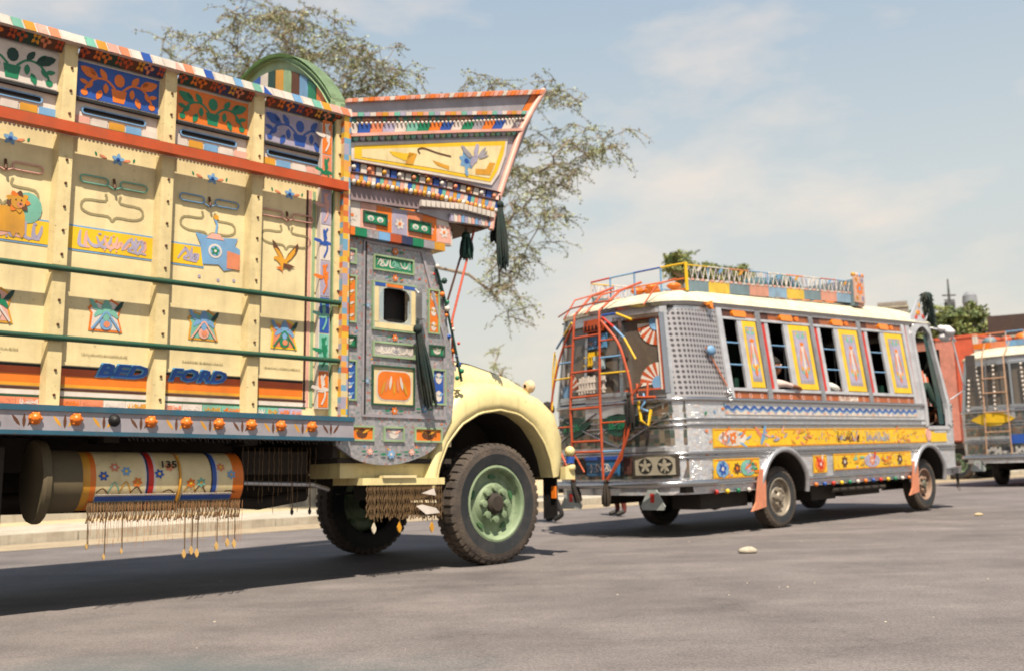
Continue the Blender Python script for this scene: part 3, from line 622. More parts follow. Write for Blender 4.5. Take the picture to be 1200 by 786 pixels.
# side beam
m = MB(); m.box(XR, -1.60, -1.32, -1.10, 1.025, 1.195, greyp); m.box(XR, -1.60, -1.335, -1.32, 1.165, 1.2, teal); m.box(XR, -1.60, -1.335, -1.32, 1.02, 1.045, teal)
x = -6.4; i = 0
while x < -1.7:
    if i % 2: m.fpoly(lambda a, b, d: (a, -1.3205-d, b), leafpts(x-.02, 1.07, 2.2, .085, .02), 0, gold if i % 3 else brown); m.fpoly(lambda a, b, d: (a, -1.3205-d, b), leafpts(x+.02, 1.07, .95, .085, .02), 0, gold if i % 3 else brown); m.fpoly(lambda a, b, d: (a, -1.3212-d, b), leafpts(x, 1.06, pi/2, .085, .02), 0, brown)
    x += .118; i += 1
m.build('side_beam', trk)
m = MB(); m.box(XR, -1.60, 1.10, 1.32, 1.025, 1.195, greyp); m.build('side_beam', trk)
for i, x in enumerate([-6.2, -5.97, -5.73, -5.5, -5.27, -5.04, -4.8, -4.57, -4.33, -4.1, -3.86, -3.62, -3.385, -3.15, -2.91, -2.68, -2.44, -2.21, -1.96]):
    m = MB(); mt = black if abs(x+3.385) < .01 else orange
    m.lathe([(.040, 0), (.036, -.012), (.024, -.03), (.012, -.038), (.001, -.04)], (x, -1.321, 1.118), mt, 'y', 12)
    if mt is orange:
        for q in range(6): m.ball((x+.03*cos(q*pi/3), -1.336, 1.118+.03*sin(q*pi/3)), .011, mt, 6)
    m.build('reflector_stud', trk)
# --- chassis
m = MB()
for y in (-.42, .42): m.box(-6.4, .95, y-.05, y+.05, .80, 1.00, under)
for x in (-6.0, -5.2, -4.4, -3.3, -2.3, -1.4): m.box(x-.05, x+.05, -1.05, 1.05, .99, 1.03, under); m.box(x-.04, x+.04, -.42, .42, .82, .95, under)
m.tube([(-5.2, 0, .52), (-2.2, 0, .70), (-.2, 0, .75)], .05, under, 8); m.tube([(-5.2, -1, .52), (-5.2, 1, .52)], .08, under, 8); m.tube([(0, -1, .50), (0, -.5, .46), (0, .5, .46), (0, 1, .50)], .06, under, 8)
m.ball((-5.2, 0, .52), .22, under, 10); m.box(-.55, .75, -.33, .33, .55, 1.1, under)
for y in (-.5, .5):
    for q in range(5): m.box(-.62+q*.09, .62-q*.09, y-.035, y+.035, .60+q*.014, .613+q*.014, under)
m.box(-4.5, -3.95, -1.05, -.45, .45, .95, under); m.box(-4.6, -2.2, .45, .9, .5, .95, under)
m.box(-2.3, -1.75, -.9, -.5, .78, .95, under); m.box(-2.7, -1.45, -.40, .25, .60, 1.0, under); m.box(-3.9, -2.3, -.75, -.70, .8, 1.02, under)  # dark box and sheet added to deepen the shade around the tank
m.tube([(-2.4, -.9, .72), (-1.7, -.9, .70), (-1.5, -.8, .66)], .018, steel, 6)
m.tube([(-2.4, -.6, .60), (-2.0, -.6, .56), (-1.6, -.6, .62)], .05, under, 8)
m.build('chassis', trk)
steer = radians(2)
wheel(trk, 0.0, -.99, .52, .52, .24, -1, rimg, rimgd, M('wheel_hub', (92, 96, 84), .5, dirt=.3), rimr=.320, steer=steer)
wheel(trk, 0.0, .99, .52, .52, .24, 1, rimg, rimgd, under, rimr=.320, steer=steer)
for y in (-.98, -.70, .70, .98): wheel(trk, -5.2, y, .52, .52, .24, -1 if y < 0 else 1, rimg, rimgd, under, rimr=.320)
# --- painted tank under the bed
m = MB(); TX0, TX1, TY, TZ, TR = -3.52, -2.42, -1.00, .74, .19
m.lathe([(.001, 0), (.26, .0), (.27, .02), (.27, .05), (.255, .06), (.001, .06)], (TX0-.24, TY+.05, TZ), M('tank_cap_olive', (92, 82, 58), .7, dirt=.3), 'x', 24); m.lathe([(.20, 0), (.20, .2)], (TX0-.2, TY, TZ), M('tank_cap_olive'), 'x', 24); m.build('tank_end', trk)
m = MB(); bands = [(0, .05, gold), (.05, .085, orange), (.085, .40, cream), (.40, .41, white), (.41, .425, dblue), (.425, .46, red), (.46, .475, white), (.475, .63, cream), (.63, .645, orange), (.645, .86, cream), (.86, .87, black), (.87, .90, blue), (.90, .915, white), (.915, 1.02, cream), (1.02, 1.10, orange)]
for a, b, mt in bands: m.lathe([(TR, a), (TR, b)], (TX0, TY, TZ), mt, 'x', 24)
m.lathe([(TR, 1.10), (TR*.9, 1.115), (.001, 1.12)], (TX0, TY, TZ), brown, 'x', 24)
TF = lambda a, b, d: (a, TY-(TR+d+.002)*cos(b/TR), TZ+(TR+d+.002)*sin(b/TR))
rg = random.Random(3)
for i in range(13):
    a = TX0+.13+i*.073; 
    if abs(a-(TX0+.44)) < .05 or abs(a-(TX0+.64)) < .03 or abs(a-(TX0+.88)) < .04: continue
    flower(m, TF, a, .03+.06*sin(i*1.3), .034, [blue, salmon, lblue, orange, mint][i % 5], [gold, white, yellow][i % 3], .001, 6, i)
    m.ribbon(TF, smooth_path([(a-.04, -.08), (a, -.05+.05*sin(i)), (a+.04, -.09)], 3), .008, .0005, [brown, mint, gold][i % 3])
for a0_, a1_ in ((TX0+.09, TX0+.62), (TX0+.66, TX0+1.02)): m.fbox(TF, a0_, a1_, -.135, -.105, 0, .004, blue); m.fbox(TF, a0_, a1_, -.10, -.09, 0, .003, white); m.fbox(TF, a0_, a1_, -.15, -.14, 0, .003, lblue)
m.build('painted_tank', trk)
o = text_mesh('135', .07, trk, (TX0+.50, TY-TR*.93-.006, TZ+.085), (pi/2-.45, 0, 0), black, .004, 0, 1.15, 'lettering')
m = MB(); m.tube([TF(TX0+.635, .16+.02, 0.012)]+[TF(TX0+.635, .16-.3*t, .012) for t in (.2, .4, .6, .8, 1)], .008, gold, 6); m.build('tank_strap', trk)
fringe('chain_fringe', trk, (TX0+.05, TY-.14, TZ-.13), (TX1, TY-.14, TZ-.13), 84, .11, .145, chainm, 1, .011)
fringe('chain_fringe', trk, (TX0+.05, TY-.16, TZ-.14), (TX1+.02, TY-.16, TZ-.14), 60, .14, .30, M('chain_rusty', (190, 132, 84), .6, dirt=.3), 2, .0035, zig=False)
for i, x in enumerate((-3.47, -3.36, -3.25, -2.83, -2.78, -2.74, -2.60, -2.52, -2.47)): pendant(trk, (x, TY-.17, TZ-.14), (.26, .33, .3, .33, .31, .33, .29, .27, .28)[i], .034 if i > 2 else .02, M('pendant_gold', (222, 178, 104), .5))
fringe('chain_fringe', trk, (-2.35, -1.0, .98), (-1.72, -1.0, .98), 16, .30, .50, chainm, 4, .004, zig=False)
fringe('chain_fringe', trk, (-3.3, -1.31, 1.02), (-1.7, -1.31, 1.02), 50, .02, .035, under, 6, .01)
for x in (-1.93, -1.78): pendant(trk, (x, -1.0, .72), .2, .03, black)
# --- cab
CYP = 1.15
def Cb(a, b, d=0): return (a, -(CYP+d), b)
pts = smooth_path([(-.54, 1.22), (-.71, .985), (-.97, .875), (-1.22, .845), (-1.46, .885), (-1.66, 1.0)], 4)
outl = [(-1.66, 2.70), (-.78, 2.70), (-.66, 2.45), (-.55, 1.90), (-.50, 1.60)]+pts
win = rrect(-1.275, -.975, 1.985, 2.265, .085, 3)
m = MB()     # wall with a real window opening: strips around it
for (x0, x1, z0, z1) in ((-1.66, -1.30, 1.23, 2.70), (-1.30, -.94, 2.285, 2.70), (-1.30, -.94, 1.23, 1.965)): m.fbox(Cb, x0, x1, z0, z1, -.03, 0, chamak)
m.prism(Cb, [(-.94, 1.23), (-.53, 1.23), (-.50, 1.60), (-.55, 1.90), (-.66, 2.45), (-.78, 2.70), (-.94, 2.70)], -.03, 0, chamak)
m.prism(Cb, [(-.54, 1.23)]+pts+[(-1.66, 1.23)], -.03, 0, chamak)
cabw = m.build('cab_side', trk)
m = MB(); m.box(-1.66, -1.62, -1.12, 1.12, .9, 2.7, under); m.box(-1.6, -.6, -1.1, 1.1, 2.66, 2.70, cream); m.box(-1.6, -.5, -1.1, 1.1, .86, .9, under); m.box(-1.62, -.95, 1.12, 1.15, .9, 1.95, greyp); m.box(-1.62, -1.35, 1.12, 1.15, 1.95, 2.7, greyp); m.box(-.95, -.55, 1.12, 1.15, .9, 1.9, greyp)
m.box(-1.35, -.7, 1.12, 1.15, 2.35, 2.7, greyp); m.box(-.56, -.5, -1.1, 1.1, 1.0, 1.72, cream)
for y in (-1.09, 0, 1.09): m.tube([(-.53, y, 1.70), (-.62, y, 2.2), (-.76, y, 2.68)], .03, greyp, 6)
m.box(-1.6, -1.2, -.95, .95, 1.35, 1.5, maroon); m.box(-1.6, -1.48, -.95, .95, 1.5, 2.0, maroon)
m.box(-1.15, -.95, -1.06, -1.04, 1.9, 2.3, black); m.build('cab_interior', trk)  # black sheet added behind the window to darken it
wsr = MB(); wsr.face([(-.53, -1.07, 1.72), (-.53, 1.07, 1.72), (-.76, 1.07, 2.66), (-.76, -1.07, 2.66)], glass); wsr.build('windscreen', trk)
m = MB(); m.tube([(-.70, -.55, 1.85), (-.70, -.45, 2.05), (-.78, -.2, 2.08), (-.8, 0, 1.9)], .012, black, 6); m.tube([Vector((-.95, -.5+.2*cos(t), 1.83+.18*sin(t))) for t in [2*pi*i/16 for i in range(16)]], .014, black, 6, closed=True); m.build('steering_wheel', trk)
def framed(name, x0, x1, z0, z1, fill, frame=green, deco=None, parent=None, d=.0, r=.0):
    mb = MB(); o_ = [(x0, z0), (x1, z0), (x1, z1), (x0, z1)]; t = .014; i_ = [(x0+t, z0+t), (x1-t, z0+t), (x1-t, z1-t), (x0+t, z1-t)]
    mb.ring(Cb, o_, i_, d, d+.016, frame)
    if fill: mb.fpoly(Cb, i_, d+.004, fill)
    if deco: deco(mb, d+.006)
    return mb.build(name, parent or trk)
# door with raised edge
m = MB(); m.ring(Cb, [(-1.425, 1.22), (-.60, 1.22), (-.60, 1.9), (-.84, 2.63), (-1.425, 2.63)], [(-1.405, 1.245), (-.625, 1.245), (-.625, 1.9), (-.86, 2.61), (-1.405, 2.61)], 0, .012, greyp)
door = m.build('cab_door', trk)
m = MB(); m.fbox(Cb, -1.41, -1.395, 1.24, 2.62, .0, .014, black); m.build('door_gap', door)
def dec_scr(c, seed, w_=.2): return lambda mb, d, c=c: None
framed('name_plate', -1.33, -.93, 2.40, 2.53, bgreen, lgreen, lambda mb, d: scribble(mb, Cb, -1.29, -.96, 2.43, 2.51, white, d, 9, .2, mint), door)
# window surround
m = MB(); o_ = [(x, z) for x, z in rrect(-1.33, -.915, 1.925, 2.30, .008, 3)]; m.ring(Cb, o_, win, 0, .02, M('window_frame_paint', (190, 196, 190), .5))
for (x0, x1, z0, z1, c_) in ((-1.32, -1.22, 2.272, 2.296, blue), (-1.21, -1.05, 2.272, 2.296, orange), (-1.04, -.93, 2.272, 2.296, blue), (-1.32, -.93, 1.93, 1.975, cream), (-1.324, -1.285, 1.98, 2.26, cream), (-.965, -.925, 1.98, 2.26, cream)): m.fbox(Cb, x0, x1, z0, z1, .019, .023, c_)
m.ring(Cb, [(-1.34, 1.915), (-.905, 1.915), (-.905, 2.31), (-1.34, 2.31)], [(-1.33, 1.925), (-.915, 1.925), (-.915, 2.30), (-1.33, 2.30)], 0, .022, lgreen)
m.build('window_surround', door)
framed('white_plate', -1.33, -.91, 1.70, 1.825, M('plate_silver', (206, 200, 194), .35, metal=.4), lgreen, lambda mb, d: scribble(mb, Cb, -1.30, -.94, 1.725, 1.80, white, d, 11, .26, greyp), door)
def orn(mb, d):
    mb.fpoly(Cb, rrect(-1.29, -.95, 1.355, 1.60, .07, 4), d, white); mb.fpoly(Cb, rrect(-1.28, -.96, 1.365, 1.59, .065, 4), d+.002, orange)
    for q in range(7): mb.fpoly(Cb, leafpts(-1.25+q*.042, 1.40+.02*(q % 3), 1.2+.12*q, .12, .025), d+.004+.0005*q, [gold, salmon, white][q % 3])
framed('orange_plate', -1.335, -.92, 1.315, 1.635, cream, green, orn, door)
m = MB(); m.tube([Cb(-.90, 1.69, .01), Cb(-.90, 1.69, .05), Cb(-.80, 1.69, .05)], .010, chrome, 6); m.build('door_handle', door)
def motif(x0, x1, z0, z1, c1, c2, n=3):
    def f(mb, d):
        for q in range(n):
            z = z0+(z1-z0)*(q+.5)/n; mb.fpoly(Cb, circ((x0+x1)/2, z, (x1-x0)*.24, 8, (z1-z0)/n*.32), d, c1)
            for s in (-1, 1): mb.fpoly(Cb, leafpts((x0+x1)/2, z, pi/2-s*1.1, (x1-x0)*.40, .02), d+.001+.001*s, c2)
    return f
for (nm, x0, x1, z0, z1, fill, c1, c2, n) in (('small_plate', -1.62, -1.49, 2.42, 2.545, greyp, white, pink, 1), ('tall_plate', -1.62, -1.485, 1.95, 2.33, orange, gold, white, 4), ('small_plate', -1.62, -1.48, 1.755, 1.85, bgreen, lgreen, white, 1), ('tall_plate', -1.62, -1.475, 1.34, 1.66, blue, white, lblue, 4),
        ('tall_plate', -.785, -.665, 1.93, 2.31, orange, white, gold, 3), ('small_plate', -.77, -.61, 1.745, 1.84, bgreen, white, lgreen, 1), ('blue_plate', -.745, -.60, 1.34, 1.64, blue, white, lblue, 2),
        ('lower_plate', -1.53, -1.31, 1.03, 1.15, orange, brown, gold, 1), ('lower_plate', -1.22, -1.02, 1.03, 1.15, greyp, white, pink, 1), ('lower_plate', -.92, -.64, 1.03, 1.15, orange, brown, gold, 1)):
    o = framed(nm, x0, x1, z0, z1, fill, lgreen if fill is not bgreen else green, motif(x0, x1, z0, z1, c1, c2, n))
m = MB(); rg = random.Random(8)
for i in range(46):
    x = rg.uniform(-1.6, -.65); z = rg.choice((rg.uniform(.93, .99), rg.uniform(2.56, 2.62), rg.uniform(1.18, 1.22), rg.uniform(1.66, 1.69), rg.uniform(1.85, 1.9), rg.uniform(2.34, 2.38)))
    if z < 1 and abs(x+1.2) > .35: continue
    m.fpoly(Cb, leafpts(x, z, rg.uniform(0, 3), .03, .014), .003, rg.choice((orange, pink, red, mint, gold, lblue)))
tag(m.build('painted_petals', trk), kind='stuff')
m = MB()
for (x, z, q) in ((-1.12, 2.575, .035), (-1.12, 2.355, .03), (-1.12, 1.865, .03), (-1.12, 1.275, .035), (-.84, 2.2, .03), (-.82, 1.3, .035), (-1.38, 1.5, .02), (-1.38, 2.1, .02), (-1.15, .93, .04), (-.95, .95, .03), (-1.35, .95, .03)):
    flower(m, Cb, x, z, q, [orange, pink, mint, lblue][int(x*50) % 4], white, .013, 6); 
    for e in (-1, 1): m.fpoly(Cb, leafpts(x+e*q*1.1, z, (0 if e > 0 else pi), q*1.5, q*.5), .013, bgreen)
tag(m.build('painted_rosettes', trk), kind='stuff')
# header board above door
def Hd(a, b, d=0): return (a, -(1.20+d), b)
m = MB(); F = Hd
m.prism(F, [(-1.65, 2.70), (-.56, 2.70), (-.56, 2.80), (-.62, 2.93), (-1.65, 2.93)], -.05, 0, white)
cols_ = [white, pink, orange, lilac, salmon, orange, pink]
for i in range(7):
    x0 = -1.64+i*.152; m.fbox(F, x0+.003, x0+.149, 2.712, 2.92 if i < 6 else 2.86, 0, .004, cols_[i]); flower(m, F, x0+.075, 2.80, .05, [white, salmon, pink][i % 3], orange, .006, 6)
hdr = m.build('header_board', trk)
for x in (-1.35, -.91):
    m = MB(); o_ = [(x-.115, 2.755), (x+.115, 2.755), (x+.115, 2.855), (x-.115, 2.855)]; i_ = [(x-.10, 2.768), (x+.10, 2.768), (x+.10, 2.842), (x-.10, 2.842)]
    m.ring(F, o_, i_, 0, .02, green); m.fpoly(F, i_, .012, bgreen)
    for s in (-1, 1): m.fpoly(F, circ(x+s*.045, 2.80, .033, 8, .024), .014, white); m.fpoly(F, circ(x+s*.045, 2.797, .018, 6, .012), .016, mint)
    m.build('green_sign', hdr)
m = MB()
for i in range(9): m = MB(); m.fbox(Cb, -1.65+i*.112, -1.652+(i+1)*.112, 2.64, 2.705, 0, .06, [orange, bgreen, chamak, lblue, ored, dblue, bgreen, greyp, gold][i]); m.build('header_tile', trk)
# --- crown over the cab
CY = 1.22
def Cr(a, b, d=0): return (a, -(CY+d), b)
def Crf(a, b, d=0): return (a, (CY+d), b)
FE = [(2.90, -.16), (3.01, -.14), (3.23, -.06), (3.91, .22), (4.12, .35), (4.36, .51)]     # front edge x by height
LN = {0: [(-1.66, 3.72), (-.83, 3.97), (-.13, 4.18), (.51, 4.36)], 1: [(-1.66, 3.69), (-.83, 3.935), (.47, 4.305)], 2: [(-1.66, 3.61), (.35, 4.12)],
      2.5: [(-1.66, 3.58), (.34, 4.085)], 3: [(-1.66, 3.52), (-.54, 3.80), (.30, 4.03)], 4: [(-1.66, 3.43), (-.54, 3.72), (.22, 3.91)], 5: [(-1.66, 3.405), (-.54, 3.695), (.21, 3.885)],
      6: [(-1.66, 3.215), (-.83, 3.255), (-.06, 3.25)], 7: [(-1.66, 3.12), (-.83, 3.165), (-.08, 3.165)], 8: [(-1.66, 3.06), (-.83, 3.10), (-.10, 3.085)], 9: [(-1.66, 2.91), (-.93, 2.95), (-.50, 3.03), (-.12, 3.02)]}
def lnz(k, t):
    p = LN[k]; x = lerp(p[0][0], p[-1][0], t); return x, pl(x, p)
def layer(mb, F, ka, kb, d0, d1, mat, n=12, t0=0, t1=1, gap=0):
    for i in range(n):
        a = lerp(t0, t1, i/n); b = lerp(t0, t1, (i+1)/n-gap/n); mt = mat[i % len(mat)] if isinstance(mat, (list, tuple)) else mat
        p = lnz(ka, a); q = lnz(ka, b); r = lnz(kb, b); s = lnz(kb, a)
        mb.prism(F, [s, r, q, p], d0, d1, mt)
for F, near in ((Cr, True), (Crf, False)):
    m = MB(); layer(m, F, 0, 9, -.04, 0, greyp, 10); cw = m.build('crown_side', trk)
    if not near: continue
    m = MB(); layer(m, F, 0, 1, 0, .05, [pink, salmon, white, salmon, orange, salmon], 42, gap=.15); m.build('crown_trim', cw)
    m = MB(); layer(m, F, 1, 2, 0, .012, greyp, 10, 0, .94); layer(m, F, 1, 2, 0, .016, orange, 1, .945, 1.0); m.build('crown_upper_board', cw)
    m = MB(); layer(m, F, 2, 2.5, 0, .02, [gold, pink, mint, lilac, white, salmon], 34, gap=.1); m.build('crown_trim', cw)
    for i in range(24):
        if i % 2 == 0: m = MB(); layer(m, F, 2.5, 3, -.02, .01, [dgreen, brown, maroon, dgreen, brown, dgreen, maroon, brown, dblue, dgreen, maroon, dgreen][i//2], 1, i/24, (i+1.96)/24)
        p = lnz(2.5, (i+.5)/24); q = lnz(3, (i+.5)/24); flower(m, F, p[0], (p[1]+q[1])/2, .026, [green, brown, M('rust_flower', (130, 62, 34), .6), maroon][i % 4], dgreen, .012, 4, i)
        if i % 2: m.build('dark_tile', cw)
    for i in range(15): m = MB(); layer(m, F, 3, 4, 0, .022, [white, blue, salmon, lilac, white, mint, bgreen, orange, blue, white, bgreen, greyp, orange, blue, white][i], 1, .93*i/15, .93*(i+.95)/15); m.build('bright_tile', cw)
    m = MB(); layer(m, F, 4, 5, 0, .05, pink, 10, 0, 1)
    for i in range(46):
        t = (i+.5)/46; p = lnz(3, t); m.ball(F(p[0], p[1]-.004, .03), .013, white, 6)
    m.build('crown_moulding', cw)
    m = MB()       # scallops under the moulding
    for i in range(30):
        x, z = lnz(5, (i+.5)/30); m.prism(F, [(x-.028, z+.0), (x+.028, z+.012), (x+.022, z-.022), (x, z-.036), (x-.022, z-.028)], .0, .03, [lgreen, mint, greyp][i % 3])
    m.build('scalloped_trim', cw)
    m = MB()
    yo = [(-1.61, 3.375), (-.8, 3.575), (.06, 3.785), (.03, 3.62), (-.05, 3.43), (-.14, 3.31), (-.83, 3.275), (-1.61, 3.235)]
    m.prism(F, yo, 0, .012, white); sc = lambda f, g_: [(-.72+(x+.72)*f, 3.50+(z-3.50)*g_+.0*(x+.72)) for x, z in yo]
    y1 = [(-1.57, 3.36), (-.8, 3.55), (.03, 3.755), (.0, 3.62), (-.075, 3.45), (-.155, 3.335), (-.83, 3.30), (-1.57, 3.255)]
    m.fpoly(F, y1, .014, yellow)
    y2 = [(-1.50, 3.345), (-.8, 3.515), (-.02, 3.70), (-.05, 3.62), (-.11, 3.47), (-.17, 3.365), (-.83, 3.33), (-1.50, 3.28)]
    m.fpoly(F, y2, .016, cream)
    m.fpoly(F, [(-1.08, 3.335), (-1.2, 3.355), (-1.24, 3.385), (-1.08, 3.40), (-.98, 3.42)], .018, yellow); m.fpoly(F, [(-1.08, 3.31), (-1.0, 3.32), (-.96, 3.42), (-1.04, 3.42)], .018, gold)
    m.fpoly(F, [(-.80, 3.40), (-.62, 3.385), (-.62, 3.35), (-.75, 3.365)], .018, gold); m.fpoly(F, [(-.33, 3.37), (-.16, 3.395), (-.10, 3.52), (-.17, 3.51), (-.21, 3.44), (-.33, 3.42)], .018, gold)
    m.ribbon(F, smooth_path([(-.93, 3.43), (-.95, 3.46), (-.89, 3.485), (-.75, 3.475), (-.6, 3.475)], 4), .014, .019, brown)
    flower(m, F, -.43, 3.47, .085, lblue, blue, .018, 7); bird(m, F, -.36, 3.50, .20, lilac, greyp, .021, 1, .3); m.fpoly(F, leafpts(-.44, 3.40, -1.3, .07, .04), .02, lblue)
    for s in range(3): m.fpoly(F, leafpts(-.30, 3.52+.01*s, .45+.2*s, .14, .022), .022, greyp)
    m.build('yellow_painted_panel', cw)
    m = MB(); layer(m, F, 6, 7, 0, .03, [white, blue, white, salmon, white, lilac, blue, white, white, bgreen, white, salmon, blue, lilac], 22, gap=.25)
    for i in range(11):
        x, z = lnz(6, (i+.5)/11); m.ball(F(x, z-.045, .035), .022, [white, salmon, gold][i % 3], 6)
    layer(m, F, 6, 6, 0, .05, maroon, 1); m.build('crown_stud_band', cw)
    m = MB(); layer(m, F, 7, 8, 0, .05, [mint, salmon, lilac, gold, lblue, pink, white, blue], 40, gap=.1); m.tube([F(*lnz(7, i/10), .05) for i in range(11)], .009, maroon, 5); m.tube([F(*lnz(6, i/10), .035) for i in range(11)], .008, maroon, 5); m.build('crown_trim', cw)
    m = MB()
    for i in range(34):
        x, z = lnz(8, (i+.5)/34); m.ball(F(x, z-.012, .04), .024, [gold, white, gold, salmon][i % 4], 6, (1, 1, 1.1))
    m.build('gold_bead_row', cw)
    m = MB(); layer(m, F, 8, 9, 0, .01, M('faded_lilac_board', (158, 138, 144), .6), 10); m.build('crown_lower_board', cw)
    m = MB()
    for i in range(16):
        x = -.92+i*.05; z = pl(x, [(-.92, 3.00), (-.5, 3.045), (-.12, 3.03)]); m.prism(F, [(x-.022, z+.02), (x+.022, z+.022), (x+.018, z-.03), (x-.018, z-.03)], .02, .06, white)
    for i in range(13): x = -.60+i*.038; m.prism(F, [(x-.017, 2.965), (x+.017, 2.97), (x+.015, 2.90+.002*i), (x-.015, 2.90+.002*i)], .0, .035, [lilac, white, pink, lblue][i % 4])
    m.prism(F, [(-.95, 2.93), (-.6, 2.9), (-.13, 2.93), (-.12, 3.03), (-.6, 3.05), (-.93, 3.0)], -.03, .004, greyp)
    m.build('crown_frill', cw)
    m = MB(); m.tube([F(x, z, .02) for z, x in FE], .03, pink, 6); m.build('crown_front_edge', cw)
m = MB()   # raked front, floor, back and inner side of the crown
for i in range(10):
    y0 = -1.2+i*.24; y1 = y0+.24
    for (za, zb, mt) in ((3.0, 3.3, tape), (3.3, 3.9, yellow if i % 2 else orange), (3.9, 4.12, tape_d), (4.12, 4.36, greyp)):
        xa, xb = pl(za, FE), pl(zb, FE); bow = lambda y: .12*(1-(y/1.2)**2)
        m.hexa([(xa+bow(y0)-.03, y0, za), (xa+bow(y1)-.03, y1, za), (xa+bow(y1), y1, za), (xa+bow(y0), y0, za), (xb+bow(y0)-.03, y0, zb), (xb+bow(y1)-.03, y1, zb), (xb+bow(y1), y1, zb), (xb+bow(y0), y0, zb)], mt)
m.build('crown_front', trk)
m = MB(); m.box(-1.64, -.2, -1.18, 1.18, 2.90, 2.94, brown); m.box(-.62, -.1, -1.16, 1.16, 2.94, 3.0, maroon); m.build('crown_floor', trk)
m = MB()
for y in (-1.0, -.35, .35, 1.0): m.tube([(-.60, y, 2.70), (-.42, y, 2.92)], .025, brown, 5)
m.build('crown_bracket', trk)
tassel('crown_tassel', trk, (-.08, -1.27, 3.16), .62, .055, cloth_g, 1, (.03, 0))
tassel('crown_tassel', trk, (-.02, -1.15, 3.02), .20, .05, cloth_g, 2)
tassel('crown_tassel', trk, (-.33, -1.1, 2.87), .24, .06, dgreen, 3)
tassel('mirror_tassel', trk, (-.95, -1.24, 1.97), .68, .058, cloth_g, 4, (.13, 0))
m = MB(); m.tube([(-.92, -1.17, 2.28), (-.93, -1.25, 2.22), (-.93, -1.25, 1.98)], .010, steel, 6); m.box(-.95, -.91, -1.30, -1.21, 2.02, 2.24, steel); m.build('wing_mirror', trk)
m = MB(); m.tube([(-.24, -1.1, 2.90), (-.50, -1.12, 2.08), (-.50, -1.12, 1.7)], .011, M('rod_red', (222, 96, 70), .5), 6); m.build('stay_rod', trk)
m = MB(); m.tube([(-.30, -1.08, 2.86), (-.55, -1.1, 2.2), (-.56, -1.1, 1.75)], .010, maroon, 6); m.build('stay_rod', trk)
m = MB(); rg = random.Random(12); m.tube([(lerp(-.76, -.48, (i/33)**.8)+.04, -1.17, lerp(2.5, 1.55, i/33)) for i in range(34)], .012, dgreen, 5)   # garland down the windscreen pillar
for i in range(0, 34, 2):
    t = i/33; x = lerp(-.76, -.48, t**.8)+.03*sin(i*2.1); z = lerp(2.5, 1.55, t)
    m.ball((x+.04, -1.17-.03*cos(i*1.7), z), rg.uniform(.014, .028), rg.choice((red, blue, bgreen, orange, gold, white, dblue, dgreen)), 6)
m.build('pillar_garland', trk)
# --- bonnet and wings
def arc_pt(t):  # opening edge, t 0 (rear bottom) .. 1 (front bottom)
    P = [(-.68, .66), (-.64, .84), (-.55, 1.03), (-.40, 1.19), (-.20, 1.295), (.03, 1.33), (.25, 1.30), (.43, 1.20), (.56, 1.05), (.64, .88), (.67, .74)]
    u = t*(len(P)-1); i = min(int(u), len(P)-2); f = u-i; return lerp(P[i][0], P[i+1][0], f), lerp(P[i][1], P[i+1][1], f)
OUT = smooth_path([(-.78, .66), (-.74, .86), (-.66, 1.10), (-.56, 1.34), (-.42, 1.50), (-.20, 1.575), (.05, 1.58), (.30, 1.55), (.56, 1.48), (.78, 1.34), (.88, 1.12), (.88, .90), (.84, .76)], 1)
def outp(t):
    u = t*(len(OUT)-1); i = min(int(u), len(OUT)-2); f = u-i; return lerp(OUT[i][0], OUT[i+1][0], f), lerp(OUT[i][1], OUT[i+1][1], f)
for s in (-1, 1):
    rows = []; N = 36
    for i in range(N+1):
        t = i/N; a = arc_pt(t); o_ = outp(t); row = []
        for (f, y) in ((0, .94), (0, 1.10), (.04, 1.125), (.25, 1.135), (.5, 1.13), (.74, 1.11), (.90, 1.06), (.98, .96), (1.0, .78), (1.0, .62)):
            yy = y if t < .7 else y-(t-.7)*.25*(f)
            dz = 0.03*(1.0-y)/.4 if f >= .97 else 0
            row.append((lerp(a[0], o_[0], f), s*yy, lerp(a[1], o_[1], f)+dz*(1 if .15 < t < .8 else 0)))
        rows.append(row)
    m = MB(); m.grid(rows, yelbody)
    m.grid([[(arc_pt(i/N)[0], s*.95, arc_pt(i/N)[1]+.004) for i in range(N+1)], [(arc_pt(i/N)[0], s*.36, arc_pt(i/N)[1]+.03) for i in range(N+1)]], under); m.box(-.7, .8, .34*s-.01, .34*s+.01, .9, 1.4, under)
    m.build('front_wing', trk)
    m = MB(); m.tube([(arc_pt(i/N)[0], s*1.118, arc_pt(i/N)[1]) for i in range(N+1)], .012, yelbody, 6); m.build('wing_lip', trk)
rows = []
for i in range(15):       # bonnet sections along x
    t = i/14; x = lerp(-.52, 1.0, t); top = pl(x, [(-.52, 1.86), (0, 1.82), (.5, 1.73), (.8, 1.63), (.94, 1.50), (1.0, 1.36)]); w_ = pl(x, [(-.52, 1.0), (.0, .93), (.5, .82), (.8, .70), (1.0, .55)]); lo = 1.42
    row = []
    for k in range(21):
        a = pi*k/20; c, q = cos(a), sin(a); row.append((x, -w_*(abs(c)**.55)*(1 if c > 0 else -1), lo+(top-lo)*q**.62))
    rows.append(row)
m = MB(); m.grid(rows, yelbody); m.face(rows[-1], yelbody); m.box(-.56, -.50, -1.10, 1.10, 1.50, 1.74, yelbody)
for k in (6, 14): m.tube([tuple(Vector(rr[k])+Vector((0, 0, .002))) for rr in rows[1:-1]], .006, M('seam', (120, 104, 70), .7), 4)
m.build('bonnet', trk)
m = MB(); m.box(.80, 1.0, -.60, .60, .80, 1.42, yelbody)
for i in range(9): m.box(1.0, 1.012, -.5, .5, .86+i*.055, .885+i*.055, chrome)
m.build('radiator_grille', trk)
